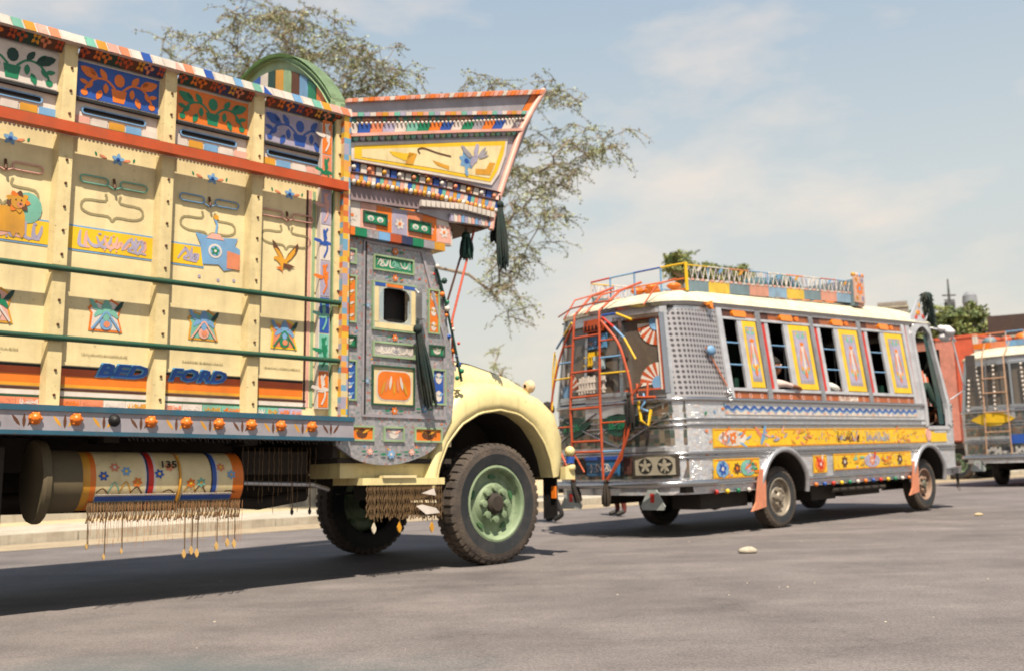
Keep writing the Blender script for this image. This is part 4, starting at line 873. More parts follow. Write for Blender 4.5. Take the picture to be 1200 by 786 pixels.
m = MB(); m.prism(lambda a, b, d: (a, -(.90+d), b), [(-.42, 1.58), (-.50, 1.80), (-.38, 1.82), (-.30, 1.70), (-.32, 1.58)], 0, .02, greyp)
for q in range(3):
    for r_ in range(3): m.fpoly(lambda a, b, d: (a, -(.922+d), b), circ(-.43+.045*q, 1.62+.05*r_, .013, 6), 0, gold)
m.build('patterned_scuttle_plate', trk)
m = MB(); m.box(-.26, -.14, -.79, -.75, 1.70, 1.76, greyp); m.build('bonnet_badge', trk)
m = MB(); m.box(.86, .98, -1.08, 1.08, .72, .84, yelbody); m.build('front_bumper', trk)
for s in (-1, 1):
    m = MB(); m.tube([(.80, s*.62, 1.40), (.82, s*.62, 1.58)], .018, yelbody, 6); m.lathe([(.02, -.06), (.05, -.045), (.065, 0), (.06, .02), (.001, .03)], (.84, s*.62, 1.62), M('lamp_pale', (238, 206, 170), .3), 'x', 14); m.build('headlamp', trk)
m = MB(); m.ball((.93, -1.07, .98), .05, yelbody, 8); m.lathe([(.04, 0), (.04, .06)], (.93, -1.07, .87), blue, 'z', 10); m.ball((.94, -1.07, .83), .045, yelbody, 8); m.tube([(.90, -1.0, .80), (.92, -1.07, .82)], .02, yelbody, 6); m.build('bumper_ornament', trk)
m = MB(); m.prism(lambda a, b, d: (.72+d, a, b), [(-1.1, .74), (-.92, .74), (-.92, .36), (-1.1, .40)], 0, .012, black); m.box(.70, .72, -1.10, -1.05, .55, .66, orange); m.build('mud_flap', trk)
# --- fuel box / step below the cab with chains
m = MB(); m.box(-1.55, -.64, -1.05, -.6, .745, .98, yelbody); m.box(-1.40, -.60, -1.14, -.7, .69, .745, yelbody); m.box(-1.22, -.90, -1.16, -.9, .745, .765, cream); m.build('cab_step', trk)
fringe('chain_fringe', trk, (-1.36, -1.13, .69), (-.62, -1.13, .69), 46, .24, .29, chainm, 7, .011)
for x, l in ((-1.30, .29), (-1.06, .29), (-.74, .30)): pendant(trk, (x, -1.15, .68), l, .05, [gold, M('pendant_pale', (226, 214, 190), .5)][x < -1.2])
m = MB(); m.fpoly(lambda a, b, d: (a, -(1.155+d), b), [(-.85, .62), (-.70, .60), (-.72, .66)], 0, white); m.fpoly(lambda a, b, d: (a, -(1.155+d), b), [(-.9, .52), (-.8, .45), (-.66, .46), (-.70, .50), (-.84, .53)], 0, white); m.build('painted_fish', trk)
# ================================================================== PEOPLE
def person(name, label, group, loc, rz, J, shirt, trousers, hair_style=True, parent=None, head_c=None):
    """J: joint name -> (x, y, z) local; one skinned body mesh, coloured by nearest limb"""
    t = thing(name, label, 'person', loc, (0, 0, rz), group)
    names = list(J.keys()); idx = {k: i for i, k in enumerate(names)}
    rad = dict(pelvis=.15, waist=.135, chest=.165, neckb=.075, neck=.052, head=.085, crown=.07, shl=.075, shr=.068, ell=.046, elr=.046, wrl=.028, wrr=.028, hipl=.10, hipr=.10, knl=.062, knr=.062, anl=.042, anr=.042, tol=.035, tor=.035)
    E_ = [('pelvis', 'waist'), ('waist', 'chest'), ('chest', 'neckb'), ('neckb', 'neck'), ('neck', 'head'), ('head', 'crown'), ('chest', 'shl'), ('chest', 'shr'), ('shl', 'ell'), ('shr', 'elr'), ('ell', 'wrl'), ('elr', 'wrr'), ('pelvis', 'hipl'), ('pelvis', 'hipr'), ('hipl', 'knl'), ('hipr', 'knr'), ('knl', 'anl'), ('knr', 'anr'), ('anl', 'tol'), ('anr', 'tor')]
    V = [Vector(J[k]) for k in names]; ed = [(idx[a], idx[b]) for a, b in E_]; R_ = [rad[k] for k in names]
    for s in ('l', 'r'):      # hand: palm plus five bent fingers
        e = Vector(J['el'+s]); w_ = Vector(J['wr'+s]); d = (w_-e).normalized(); sd_ = d.cross(Vector((0, 0, 1))); sd_ = sd_.normalized() if sd_.length > .1 else Vector((0, 1, 0)); dn = d.cross(sd_).normalized()
        if dn.z > 0: dn = -dn
        V.append(w_+d*.06); R_.append(.034); pi_ = len(V)-1; ed.append((idx['wr'+s], pi_))
        for q, (off, l) in enumerate(((-.032, .075), (-.011, .088), (.011, .082), (.032, .064))):
            V.append(w_+d*.095+sd_*off); R_.append(.011); ed.append((pi_, len(V)-1))
            V.append(w_+d*(.095+l*.55)+sd_*off*1.1+dn*l*.22); R_.append(.009); ed.append((len(V)-2, len(V)-1))
            V.append(w_+d*(.095+l*.8)+sd_*off*1.1+dn*l*.6); R_.append(.008); ed.append((len(V)-2, len(V)-1))
        V.append(w_+d*.05-sd_*.055+dn*.02); R_.append(.011); ed.append((pi_, len(V)-1)); V.append(w_+d*.085-sd_*.062+dn*.035); R_.append(.009); ed.append((len(V)-2, len(V)-1))
    me = bpy.data.meshes.new('body'); me.from_pydata([tuple(v) for v in V], ed, []); o = bpy.data.objects.new('tmpbody', me); COL.objects.link(o)
    sk = o.modifiers.new('skin', 'SKIN'); o.modifiers.new('sub', 'SUBSURF').levels = 1
    for i, r_ in enumerate(R_):
        sv_ = me.skin_vertices[0].data[i]; sv_.radius = (r_, r_); sv_.use_root = (i == idx['pelvis'])
    bpy.context.view_layer.update(); nm = bpy.data.meshes.new_from_object(o.evaluated_get(bpy.context.evaluated_depsgraph_get())); bpy.data.objects.remove(o)
    nm.name = 'body'; nm.materials.clear()
    for mt in (skin, shirt, trousers, black): nm.materials.append(mt)
    hd = Vector(J['head']); nk = Vector(J['neck'])
    def seg(p, a, b): ab = b-a; tt = max(0, min(1, (p-a).dot(ab)/ab.length_squared)); return (p-a-ab*tt).length
    S_ = [(('pelvis', 'waist'), 1), (('waist', 'chest'), 1), (('chest', 'neckb'), 1), (('chest', 'shl'), 1), (('chest', 'shr'), 1), (('shl', 'ell'), 1), (('shr', 'elr'), 1), (('ell', 'wrl'), 1), (('elr', 'wrr'), 1), (('neck', 'head'), 0), (('head', 'crown'), 0), (('hipl', 'knl'), 2), (('hipr', 'knr'), 2), (('knl', 'anl'), 2), (('knr', 'anr'), 2), (('anl', 'tol'), 3), (('anr', 'tor'), 3)]
    wr = [Vector(J['wrl']), Vector(J['wrr'])]; el = [Vector(J['ell']), Vector(J['elr'])]
    for p in nm.polygons:
        c = p.center; best = min(S_, key=lambda q: seg(c, Vector(J[q[0][0]]), Vector(J[q[0][1]]))-rad[q[0][1]]*.5)
        k = best[1]
        for w_, e in zip(wr, el):
            if (c-w_).dot((w_-e).normalized()) > -.02 and (c-w_).length < .25: k = 0
        p.material_index = k; p.use_smooth = True
    body = bpy.data.objects.new('body', nm); COL.objects.link(body); body.parent = t
    # head shape, face, ears, hair; the face looks along local +x turned by head_c
    fa = head_c or 0; f = Vector((cos(fa), sin(fa), 0)); s_ = Vector((-sin(fa), cos(fa), 0)); u = Vector((0, 0, 1)); c = hd+u*.03
    m = MB(); m.ball((0, 0, 0), .1, skin, 14, (.95, .76, 1.18)); m.v = [tuple(c+f*v[0]+s_*v[1]+u*v[2]) for v in m.v]
    m.face([c+f*.093+s_*.012+u*.02, c+f*.118-u*.02, c+f*.093-s_*.012+u*.02], skin); m.face([c+f*.09+s_*.018-u*.03, c+f*.118-u*.02, c+f*.093+s_*.012+u*.02], skin); m.face([c+f*.09-s_*.018-u*.03, c+f*.118-u*.02, c+f*.093-s_*.012+u*.02], skin); m.face([c+f*.09+s_*.018-u*.03, c+f*.118-u*.02, c+f*.09-s_*.018-u*.03], skin)
    for e in (-1, 1):
        m.ball(tuple(c+f*.082+s_*.032*e+u*.018), .012, white, 8); m.ball(tuple(c+f*.092+s_*.032*e+u*.018), .006, black, 6); m.ball(tuple(c+s_*.078*e), .022, skin, 8, (1, .5, 1.3))
    m.ball(tuple(c+f*.082-u*.062), .02, maroon, 8, (.5, 1, .35)) if abs(sin(fa)) < .7 else m.ball(tuple(c+f*.082-u*.062), .02, maroon, 8, (1, .5, .35))
    m.build('face', t)
    if hair_style:
        m = MB(); m.ball((0, 0, 0), .106, hairm, 14, (1.0, .82, 1.16)); m.v = [(v[0]-.012, v[1], v[2] if v[2] > .02 or v[0] < -.01 else .03) for v in m.v]; m.v = [tuple(c+f*v[0]+s_*v[1]+u*(max(v[2], -.05)+.012)) for v in m.v]; m.build('hair', t)
    return t
STAND = dict(pelvis=(0, 0, .95), waist=(0, 0, 1.10), chest=(0, 0, 1.32), neckb=(0, 0, 1.46), neck=(.01, 0, 1.53), head=(.02, 0, 1.60), crown=(.02, 0, 1.68), shl=(0, .19, 1.42), shr=(0, -.19, 1.42), ell=(-.03, .25, 1.14), elr=(-.03, -.25, 1.14), wrl=(.05, .25, .90), wrr=(.05, -.25, .90), hipl=(0, .10, .88), hipr=(0, -.10, .88), knl=(.03, .11, .48), knr=(.03, -.11, .48), anl=(-.02, .12, .08), anr=(-.02, -.12, .08), tol=(.14, .13, .035), tor=(.14, -.13, .035))
def sitting(base, **kw):
    d = dict(pelvis=(0, 0, 0), waist=(0, 0, .15), chest=(.02, 0, .37), neckb=(.02, 0, .51), neck=(.03, 0, .58), head=(.05, 0, .65), crown=(.05, 0, .73), shl=(.02, .19, .47), shr=(.02, -.19, .47), ell=(.05, .24, .22), elr=(.05, -.24, .22), wrl=(.28, .18, .14), wrr=(.28, -.18, .14), hipl=(.03, .10, -.02), hipr=(.03, -.10, -.02), knl=(.44, .12, .0), knr=(.44, -.12, .0), anl=(.44, .12, -.40), anr=(.44, -.12, -.40), tol=(.58, .13, -.43), tor=(.58, -.13, -.43))
    d.update(kw); return d

# ================================================================== BUSES
PN = [(-1.5, -1.05), (-1.62, -1.04), (-1.74, -1.0), (-1.85, -.92), (-1.92, -.80), (-1.98, -.5), (-2.02, -.25), (-2.03, 0)]
PFn = [(4.5, -1.05), (4.75, -1.035), (4.98, -.97), (5.15, -.85), (5.25, -.6), (5.31, -.3), (5.33, 0)]
def arcs(P):
    o_ = [0]
    for a, b in zip(P, P[1:]): o_.append(o_[-1]+sqrt((a[0]-b[0])**2+(a[1]-b[1])**2))
    return o_
AR, AF = arcs(PN), arcs(PFn); UC = -1.5-AR[-1]; UF = 4.5+AF[-1]
def plan(u):
    if u < UC: p = plan(2*UC-u); return p[0], -p[1]
    if u > UF: p = plan(2*UF-u); return p[0], -p[1]
    if u < -1.5: s = -1.5-u; return pl(s, list(zip(AR, [p[0] for p in PN]))), pl(s, list(zip(AR, [p[1] for p in PN])))
    if u > 4.5: s = u-4.5; return pl(s, list(zip(AF, [p[0] for p in PFn]))), pl(s, list(zip(AF, [p[1] for p in PFn])))
    return u, -1.05
def bend(x, y, z):
    k = max(0, min(1.25, (z-1.5)/1.1)); 
    y2 = y*(1-.124*k); x2 = x+(.07*k if x < -1.2 else 0)
    if x > 4.2: x2 -= .30*k*min(1, (x-4.2)/.9)
    if z < .66: y2 *= 1-.03*(.66-z)/.18
    return (x2, y2, z+.025*(x+1)*k)
def Sh(u, z, d=0):
    x, y = plan(u); a = plan(u-.03); b = plan(u+.03); tx, ty = b[0]-a[0], b[1]-a[1]; l = sqrt(tx*tx+ty*ty) or 1
    return bend(x+ty/l*d, y-tx/l*d, z)
def ShF(u, z, d=0): p = Sh(u, z, d); return (p[0], -p[1], p[2])
def RR(y, z, d=0):   # rear face by local y
    ya = min(abs(y), 1.0); x = pl(ya, [(-p[1], p[0]) for p in reversed(PN[:])]); return bend(x-d, y, z)
BF = lambda a, b, d: Sh(a, b, d)
ARCH = [(0.0, .42, .52), (3.87, .42, .52)]
def ztop(u): return 1.21 if 3.93 < u < 4.61 else 1.5
def zbot(u, z0=.48):
    for c, cz, r in ARCH:
        if abs(u-c) < r: return max(z0, cz+sqrt(r*r-(u-c)**2))
    return z0
def make_bus(label, far=False, loc=(0, 0, 0), rz=0):
    t = thing('passenger_bus', label, 'bus', loc, (0, radians(-.3) if not far else 0, rz))
    body_m = embossed
    # lower body skin, both sides, rear and front
    us = []; u = UC
    while u < UF: us.append(u); u += .06
    us.append(UF)
    for c, cz, r in ARCH: us += [c-r+.001, c+r-.001]
    us += [3.9301, 3.9299, 4.6099, 4.6101]; us = sorted(us)
    for F, nm in ((Sh, 'near'), (ShF, 'far')):
        m = MB()
        for a, b in zip(us, us[1:]):
            za, zb = zbot(a), zbot(b); zs = [0, .3, .6, 1]
            tp = ztop((a+b)/2) if F is Sh else 1.5; m.grid([[F(a, lerp(za, tp, q)) for q in zs], [F(b, lerp(zb, tp, q)) for q in zs]], body_m, True)
        m.build('lower_body', t)
        # upper: corner and solid parts
        m = MB()
        for (a, b, z0, z1) in ((-1.0, 3.86, 1.48, 1.52), (-1.0, 5.0, 2.615, 2.70)): m.fbox(F, a, b, z0, z1, -.03, 0, steel, 24)
        m.fbox(F, UC, -1.0, 2.52, 2.68, -.02, .0, steel, 14); m.fbox(F, -1.99, -1.90, 1.5, 2.6, -.03, .02, steel, 2)
        m.fbox(F, -1.08, -1.0, 1.5, 2.6, -.03, .0, steel, 1)
        m.build('window_surround', t)
        m = MB()     # perforated corner screen
        rows = [[F(lerp(-1.06, -1.91, i/10), lerp(1.52, 2.56, j/8), .0) for j in range(9)] for i in range(11)]
        m.grid(rows, MC['perforated'] if 'perforated' in MC else perf()); m.build('corner_screen', t)
        m = MB()
        for z, r_, mt in ((1.52, .028, chrome), (1.30, .014, chrome), (1.235, .016, chrome), (.925, .020, chrome), (.88, .014, chrome), (.575, .018, chrome), (.49, .016, steel)):
            seg_ = []; u = UC
            while u <= UF:
                if z < zbot(u)+.02 or (F is Sh and ztop(u) < 1.4 and z > 1.2):
                    if len(seg_) > 2: m.tube(seg_, r_, mt, 6)
                    seg_ = []
                else: seg_.append(F(u, z, .005))
                u += .08
            if len(seg_) > 2: m.tube(seg_, r_, mt, 6)
        m.build('side_moulding', t)
        for c, cz, r in ARCH:
            m = MB(); P = [F(c+(r+.0)*cos(a), cz+(r+.0)*sin(a), .012) for a in [pi*i/20 for i in range(21)]]; m.tube(P, .035, steel, 6)
            sg = -1 if F is Sh else 1; q = [(c+(r-.01)*cos(a), cz+(r-.01)*sin(a)) for a in [pi*i/20 for i in range(21)]]
            m.grid([[(x, sg*1.04, z) for x, z in q], [(x, sg*.55, z) for x, z in q]], under); m.face([(c-r, sg*.55, .3), (c+r, sg*.55, .3), (c+r, sg*.55, .95), (c-r, sg*.55, .95)], under)
            m.build('wheel_arch', t)
    # roof
    m = MB(); rows = []; RN_ = 9
    uu = [UC+(UF-UC)*i/70 for i in range(71)]
    for k in range(RN_+1):
        f = k/RN_; row = []
        ring = [Sh(u, 2.655, .045) for u in uu]; ring = ring+[(p[0], -p[1], p[2]) for p in reversed(ring[1:-1])]
        for (x, y, z) in ring:
            s = 1-f; hgt = .27*(1-s**4.2); xc = 1.6; sx = 1-.72*f if True else s
            row.append((xc+(x-xc)*(1-f*.55 if f < 1 else .45), y*s, z+hgt))
        rows.append(row)
    m.grid(rows, roofc, True, closed=True); m.build('roof', t)
    gl, gh = [Sh(u, 2.61, .025) for u in uu], [Sh(u, 2.655, .05) for u in uu]; m = MB(); rows = [gl+[(p[0], -p[1], p[2]) for p in reversed(gl[1:-1])], gh+[(p[0], -p[1], p[2]) for p in reversed(gh[1:-1])]]
    m.grid(rows, chrome, False, closed=True); m.build('roof_gutter', t)
    m = MB(); m.box(-1.85, 5.0, -.72, .72, .50, .56, under); m.box(-1.85, -.55, -.98, .98, .50, .56, under); m.box(.55, 3.32, -.98, .98, .50, .56, under); m.box(-1.7, 4.9, -.4, -.3, .36, .50, under); m.box(-1.7, 4.9, .3, .4, .36, .50, under); m.box(1.6, 2.6, -.9, -.45, .30, .5, under)
    m.tube([(0, -.9, .37), (0, .9, .37)], .06, under, 8); m.ball((0, 0, .37), .17, under, 8); m.tube([(3.87, -.9, .37), (3.87, .9, .37)], .05, under, 8); m.tube([(0, 0, .4), (3.4, 0, .45)], .04, under, 6)
    m.box(.9, 1.5, -.85, -.4, .28, .5, under); m.tube([(1.2, -.97, .40), (2.6, -.97, .39)], .035, under, 6); m.box(-1.5, -.6, -.9, -.5, .30, .5, under)
    m.build('chassis', t)
    # floor, seats inside
    m = MB(); m.box(-1.8, 5.0, -.95, .95, 1.0, 1.04, black); m.box(-1.8, 4.9, -.84, .84, 2.56, 2.58, black); m.box(4.55, 4.57, -.9, -.1, 1.05, 1.5, black); m.box(3.7, 3.72, -.86, .9, 1.05, 2.5, black); m.box(4.86, 4.88, -.9, .3, 1.0, 2.42, black)  # black sheets across the cab and windscreen added to darken the openings
    for i in range(8):
        x = -1.4+i*.72
        for s in (-1, 1): m.box(x, x+.42, s*.2, s*.92, 1.30, 1.40, maroon) if s > 0 else m.box(x, x+.42, -.92, -.2, 1.30, 1.40, maroon); m.box(x-.05, x+.03, min(s*.2, s*.92), max(s*.2, s*.92), 1.40, 1.80, dgreen)
        m.tube([(x-.01, .2, 1.04), (x-.01, .2, 2.5)], .015, steel, 5)
    m.build('seats', t)
    # dark far side curtains, added to keep the bus interior dark
    for i in range(6):
        a = -1.9+i*1.16; m = MB()
        rows = [[ShF(a-.1+1.24*q/14, lerp(1.48, 2.60, j/2), -.06+.02*sin(q*1.9)) for j in range(3)] for q in range(15)]
        m.grid(rows, dgreen if i % 2 else dblue); m.build('added_dark_curtain', t)
        m = MB(); m.fbox(ShF, a-.04, a+.05, 1.5, 2.62, -.04, .01, steel); m.build('window_post', t)
    # wheels
    for (x, sgn, rm, rd) in ((0, -1, M('rim_silver', (170, 160, 146), .45, metal=.4, dirt=.35), rimgd), (0, 1, M('rim_silver'), rimgd), (3.87, -1, M('rim_orange', (160, 130, 112), .5, dirt=.3), black), (3.87, 1, M('rim_orange'), black)):
        wheel(t, x, sgn*.88, .37, .37, .19, sgn, rm, rd if x else rm, M('rim_silver') if x == 0 else M('wheel_hub'), lugs=36, nuts=6, rimr=.225, holes=4)
    # bumper
    m = MB(); P = [RR(-1.0+2.0*i/16, .60, .13) for i in range(17)]; P = [(-1.45, -1.09, .60)]+P+[(-1.45, 1.09, .60)]; m.tube(P, .038, chrome, 8); m.box(-1.95, -1.6, -.5, -.4, .5, .6, under); m.box(-1.95, -1.6, .4, .5, .5, .6, under)
    m.build('rear_bumper', t)
    for y in (-.62, .62):
        m = MB(); F = lambda a, b, d, y=y: (-1.98-d, y+a, b); m.prism(F, [(-.06, .54), (.06, .54), (.17, .36), (.15, .32), (-.15, .32), (-.17, .36)], 0, .015, M('flap_grey', (176, 184, 182), .6)); m.fpoly(F, [(-.03, .50), (.03, .50), (.03, .40), (-.03, .40)], .017, red if not far else greyp); m.build('mud_flap', t)
    # rear window zone
    m = MB(); m.fbox(RR, -.80, .80, 1.62, 2.52, -.05, -.03, M('rear_glass', (92, 84, 78), .18, spec=.8, dirt=.3), 8); m.build('rear_window', t)
    m = MB()
    for z in (1.62, 2.51): m.fbox(RR, -.86, .86, z-.025, z+.025, -.03, .03, chrome, 10)
    for y in (-.86, -.29, .29, .86): m.fbox(RR, y-.025, y+.025, 1.6, 2.53, -.03, .032, chrome)
    m.build('rear_window_frame', t)
    m = MB()
    for (y0, y1, z0, z1) in ((-.84, .84, 1.56, 1.64), (-.3, .3, 1.36, 1.56), (-.98, .98, .96, 1.0)): m.fbox(RR, y0, y1, z0, z1, 0, .015, steel, 10)
    for y in [(-.98+i*.14) for i in range(14)]:
        for j, z in enumerate((1.02, 1.20, 1.38)): m.fbox(RR, y+.004, y+.136, z, z+.17, 0, .008+.004*((j+int(y*10)) % 2), mirror_m)
    for i in range(14): m.fbox(RR, -.98+i*.14+.003, -.98+i*.14+.137, .66, .95, 0, .008, mirror_m)
    m.build('mirror_panel', t)
    if not far: return t, m
    return t, m
def perf():
    m, n, b = base_mat('perforated'); ln = n.links.new; t = n.nodes.new('ShaderNodeTexCoord')
    sc = n.nodes.new('ShaderNodeVectorMath'); sc.operation = 'MULTIPLY'; sc.inputs[1].default_value = (1/.052, 0, 1/.060); ln(t.outputs['Object'], sc.inputs[0])
    fr = n.nodes.new('ShaderNodeVectorMath'); fr.operation = 'FRACTION'; ln(sc.outputs[0], fr.inputs[0])
    sb = n.nodes.new('ShaderNodeVectorMath'); sb.operation = 'SUBTRACT'; sb.inputs[1].default_value = (.5, 0, .5); ln(fr.outputs[0], sb.inputs[0])
    le = n.nodes.new('ShaderNodeVectorMath'); le.operation = 'LENGTH'; ln(sb.outputs[0], le.inputs[0])
    mr = n.nodes.new('ShaderNodeMapRange'); mr.inputs[1].default_value = .28; mr.inputs[2].default_value = .36; ln(le.outputs['Value'], mr.inputs[0])
    mx = n.nodes.new('ShaderNodeMix'); mx.data_type = 'RGBA'; ln(mr.outputs[0], mx.inputs[0]); mx.inputs[6].default_value = (.05, .045, .05, 1); mx.inputs[7].default_value = (*lin((196, 190, 192)), 1); ln(mx.outputs[2], b.inputs['Base Color'])
    b.inputs['Roughness'].default_value = .35; ml = n.nodes.new('ShaderNodeMath'); ml.operation = 'MULTIPLY'; ml.inputs[1].default_value = .6; ln(mr.outputs[0], ml.inputs[0]); ln(ml.outputs[0], b.inputs['Metallic'])
    MC['perforated'] = m; return m
BRZ = radians(43.0)
bus, _ = make_bus('silver passenger bus with yellow painted shutters and an orange ladder behind the cream truck', False, (2.528, 12.919, 0), BRZ)
# --- side windows, one bay at a time
BAYS = [(-1.0, -.20), (-.20, 1.03), (1.03, 2.29), (2.29, 3.62)]
silv = M('frame_silver', (220, 220, 226), .35, metal=.45, dirt=.1)
glow = M('amber_lens', (250, 140, 24), .25, spec=.7, dirt=.04)
amber = M('amber_strip', (158, 84, 36), .3, dirt=.1)
for k, (a, b) in enumerate(BAYS):
    w_ = b-a-.10; x0 = a+.05; x1 = b-.05
    m = MB()
    for x in (a, b): m.fbox(BF, x-.05, x+.05, 1.50, 2.62, -.03, .02, silv)
    for (z0, z1) in ((1.50, 1.525), (1.63, 1.665), (2.475, 2.505), (2.595, 2.62)): m.fbox(BF, a+.05, b-.05, z0, z1, -.025, .018, silv, 3)
    m.build('window_frame', bus)
    m = MB(); m.fbox(BF, x0, x1, 2.505, 2.595, -.02, -.005, amber, 3); cx = (x0+x1)/2+.02*k
    m.fbox(BF, x0+.02, x0+.2, 2.51, 2.59, -.005, -.002, maroon); 
    o_ = rrect(cx-.14, cx+.14, 2.512, 2.588, .036, 4); m.prism(BF, o_, -.005, .03, glow)
    if k: m.prism(BF, rrect(cx+.22, cx+.32, 2.52, 2.58, .028, 3), -.005, .01, orange)
    m.build('amber_light_strip', bus)
    m = MB(); m.fbox(BF, x0, x1, 1.525, 1.63, -.02, -.002, M('amber_lower', (172, 88, 38), .35, dirt=.15), 3)
    n = 3 if k else 2
    for i in range(n+1):
        x = lerp(x0, x1, (i+.5)/(n+1))
        if k == 2 and i in (1, 2): continue
        m.fpoly(BF, circ(x, 1.577, .032, 8, .036), .0, pink); m.fpoly(BF, circ(x, 1.577, .012, 6, .024), .002, brown)
    if k == 2: scribble(m, BF, x0+.34, x1-.30, 1.535, 1.63, white, .001, 5, .2)
    m.build('lower_window_strip', bus)
    fr_ = (.0, .0, .42, .56, .97) if k == 0 else (.075, .14, .44, .54, .975)
    if k:
        m = MB(); m.fbox(BF, x0, x0+w_*fr_[0], 1.665, 2.475, -.02, .0, red); m.build('red_board', bus)
        m = MB(); m.fbox(BF, x0+w_*fr_[0], x0+w_*fr_[1], 1.665, 2.475, -.02, .008, silv); m.build('window_stile', bus)
    m = MB(); m.fbox(BF, x0+w_*fr_[2], x0+w_*fr_[3], 1.665, 2.475, -.02, .010, silv); m.build('window_stile', bus)
    for z in (1.94, 2.20): m = MB(); m.tube([BF(x0+w_*fr_[1], z, -.02), BF(x0+w_*fr_[2], z, -.02)], .010, lblue, 5); m.build('guard_rail', bus)
    # painted shutter
    m = MB(); s0 = x0+w_*fr_[3]; s1 = x0+w_*fr_[4]; sw = s1-s0; m.fbox(BF, s0, s1, 1.675, 2.468, -.02, .012, yellow)
    m.fbox(BF, s0+sw*.16, s1-sw*.16, 1.745, 2.40, .012, .014, greyp); m.fbox(BF, s0+sw*.22, s1-sw*.22, 1.78, 2.385, .014, .0155, lilac)
    c = (s0+s1)/2
    for z, ww, mt in ((2.30, .14, mint), (1.86, .13, mint)): 
        for s in (-1, 1): m.fpoly(BF, leafpts(c+s*sw*.05, z, pi/2-s*.7, .12, .06), .017, mt)
    m.fpoly(BF, [(c-sw*.07, 1.88), (c+sw*.07, 1.88), (c+sw*.05, 2.0), (c+sw*.045, 2.14), (c+sw*.12, 2.24), (c-sw*.12, 2.24), (c-sw*.045, 2.14), (c-sw*.05, 2.0)], .018, white)
    for s in (-1, 1): m.fpoly(BF, leafpts(c+s*sw*.06, 2.22, -pi/2+s*.25, .30, .045), .0185, salmon); m.fpoly(BF, circ(c+s*sw*.17, 2.06, .035, 8), .018, mint); m.fpoly(BF, circ(c+s*sw*.14, 1.93, .03, 8), .018, gold); m.fpoly(BF, circ(c+s*sw*.2, 2.36, .02, 6), .018, gold)
    m.fpoly(BF, leafpts(c, 1.80, pi/2, .14, .06), .019, orange); m.fpoly(BF, circ(c, 2.235, .05, 8, .025), .019, orange)
    m.build('painted_shutter', bus)
clothw_ = M('cloth_cream', (232, 218, 204), .9)
# driver's opening, its arch and crest
m = MB(); m.fbox(BF, 3.62, 3.72, 1.5, 2.60, -.03, .0, red); m.build('red_board', bus)
m = MB(); m.fbox(BF, 3.72, 3.86, 1.24, 2.62, -.03, .015, silv)
dF = BF
op = smooth_path([(3.92, 1.24), (3.93, 2.3), (3.98, 2.48), (4.14, 2.58), (4.34, 2.60), (4.52, 2.52), (4.60, 2.35), (4.62, 1.24)], 3)
ou = smooth_path([(3.84, 1.20), (3.85, 2.35), (3.93, 2.58), (4.12, 2.70), (4.36, 2.72), (4.60, 2.62), (4.70, 2.38), (4.72, 1.20)], 3)
m.grid([[BF(a_, b_, -.02) for a_, b_ in ou], [BF(a_, b_, .035) for a_, b_ in ou], [BF(a_, b_, .035) for a_, b_ in op], [BF(a_, b_, -.03) for a_, b_ in op]], silv, False); m.build('door_surround', bus)
m = MB(); m.prism(BF, [(3.90, 2.64), (4.62, 2.64), (4.56, 2.76), (4.44, 2.96), (4.36, 3.00), (4.26, 2.92), (4.0, 2.76)], -.02, .015, silv)
for (x, z, mt) in ((4.14, 2.72, red), (4.3, 2.80, orange), (4.38, 2.90, gold), (4.48, 2.74, red), (4.2, 2.79, gold)): m.prism(BF, circ(x, z, .035, 8), .015, .03, mt)
m.build('door_crest', bus)
m = MB(); m.fbox(BF, 3.90, 4.64, 1.17, 1.22, -.04, .03, silv); m.build('door_sill', bus)
m = MB()
rows = [[BF(4.40+.21*q/8, lerp(1.25, 2.5, j/3), -.03+.012*sin(q*2.2)) for j in range(4)] for q in range(9)]; m.grid(rows, M('curtain_teal', (16, 62, 66), .9)); m.build('door_curtain', bus)
m = MB()
for q in range(6): m.fbox(BF, 4.16+q*.035, 4.195+q*.035, 1.52, 2.02-.02*q, -.10+.01*(q % 2), -.09+.01*(q % 2), [clothw_, M('cloth_orange', (236, 110, 70), .9)][q in (1, 4, 5)])
m.build('striped_cloth', bus)
m = MB(); pp = [BF(4.74, 3.10, .06), BF(4.78, 3.07, .06), BF(4.88, 2.98, .07), BF(4.98, 2.86, .08), BF(5.06, 2.74, .09), BF(5.10, 2.66, .09)]
m.tube(pp, [.03, .085, .080, .078, .085, .05], cloth_g, 9)
rg = random.Random(2)
for i in range(90):
    k = rg.uniform(0, 4.9); q = Vector(pp[int(k)]).lerp(Vector(pp[int(k)+1]), k-int(k)); a = rg.random()*6.28; d = Vector((cos(a), sin(a), rg.uniform(-1.2, .2)))*.11; m.tube([q, q+d*.6, q+d+Vector((0, 0, -.03))], [.012, .010, .004], cloth_g, 4)
m.tube([BF(4.6, 2.70, .02), BF(4.9, 2.80, .05), BF(4.98, 2.86, .07)], .012, silv, 5); m.build('roof_plume', bus)
m = MB()  # windscreen surround and quarter glass
m.fbox(BF, 4.72, 4.80, 1.5, 2.62, -.03, .02, silv); m.fbox(BF, 5.05, 5.12, 1.5, 2.66, -.03, .02, silv)
m.fbox(BF, 4.8, UF, 1.48, 1.56, -.03, .02, silv, 8); m.fbox(BF, 4.8, UF, 2.58, 2.68, -.03, .02, silv, 8)
m.build('windscreen_frame', bus)
m = MB(); rows = [[BF(lerp(4.8, UF, i/10), z, -.02) for z in (1.55, 2.6)] for i in range(11)]; m.grid(rows, glass); m.build('windscreen', bus)
clothw = M('white_cloth', (222, 220, 224), .9, dirt=.1, bump=.4, bscale=14)
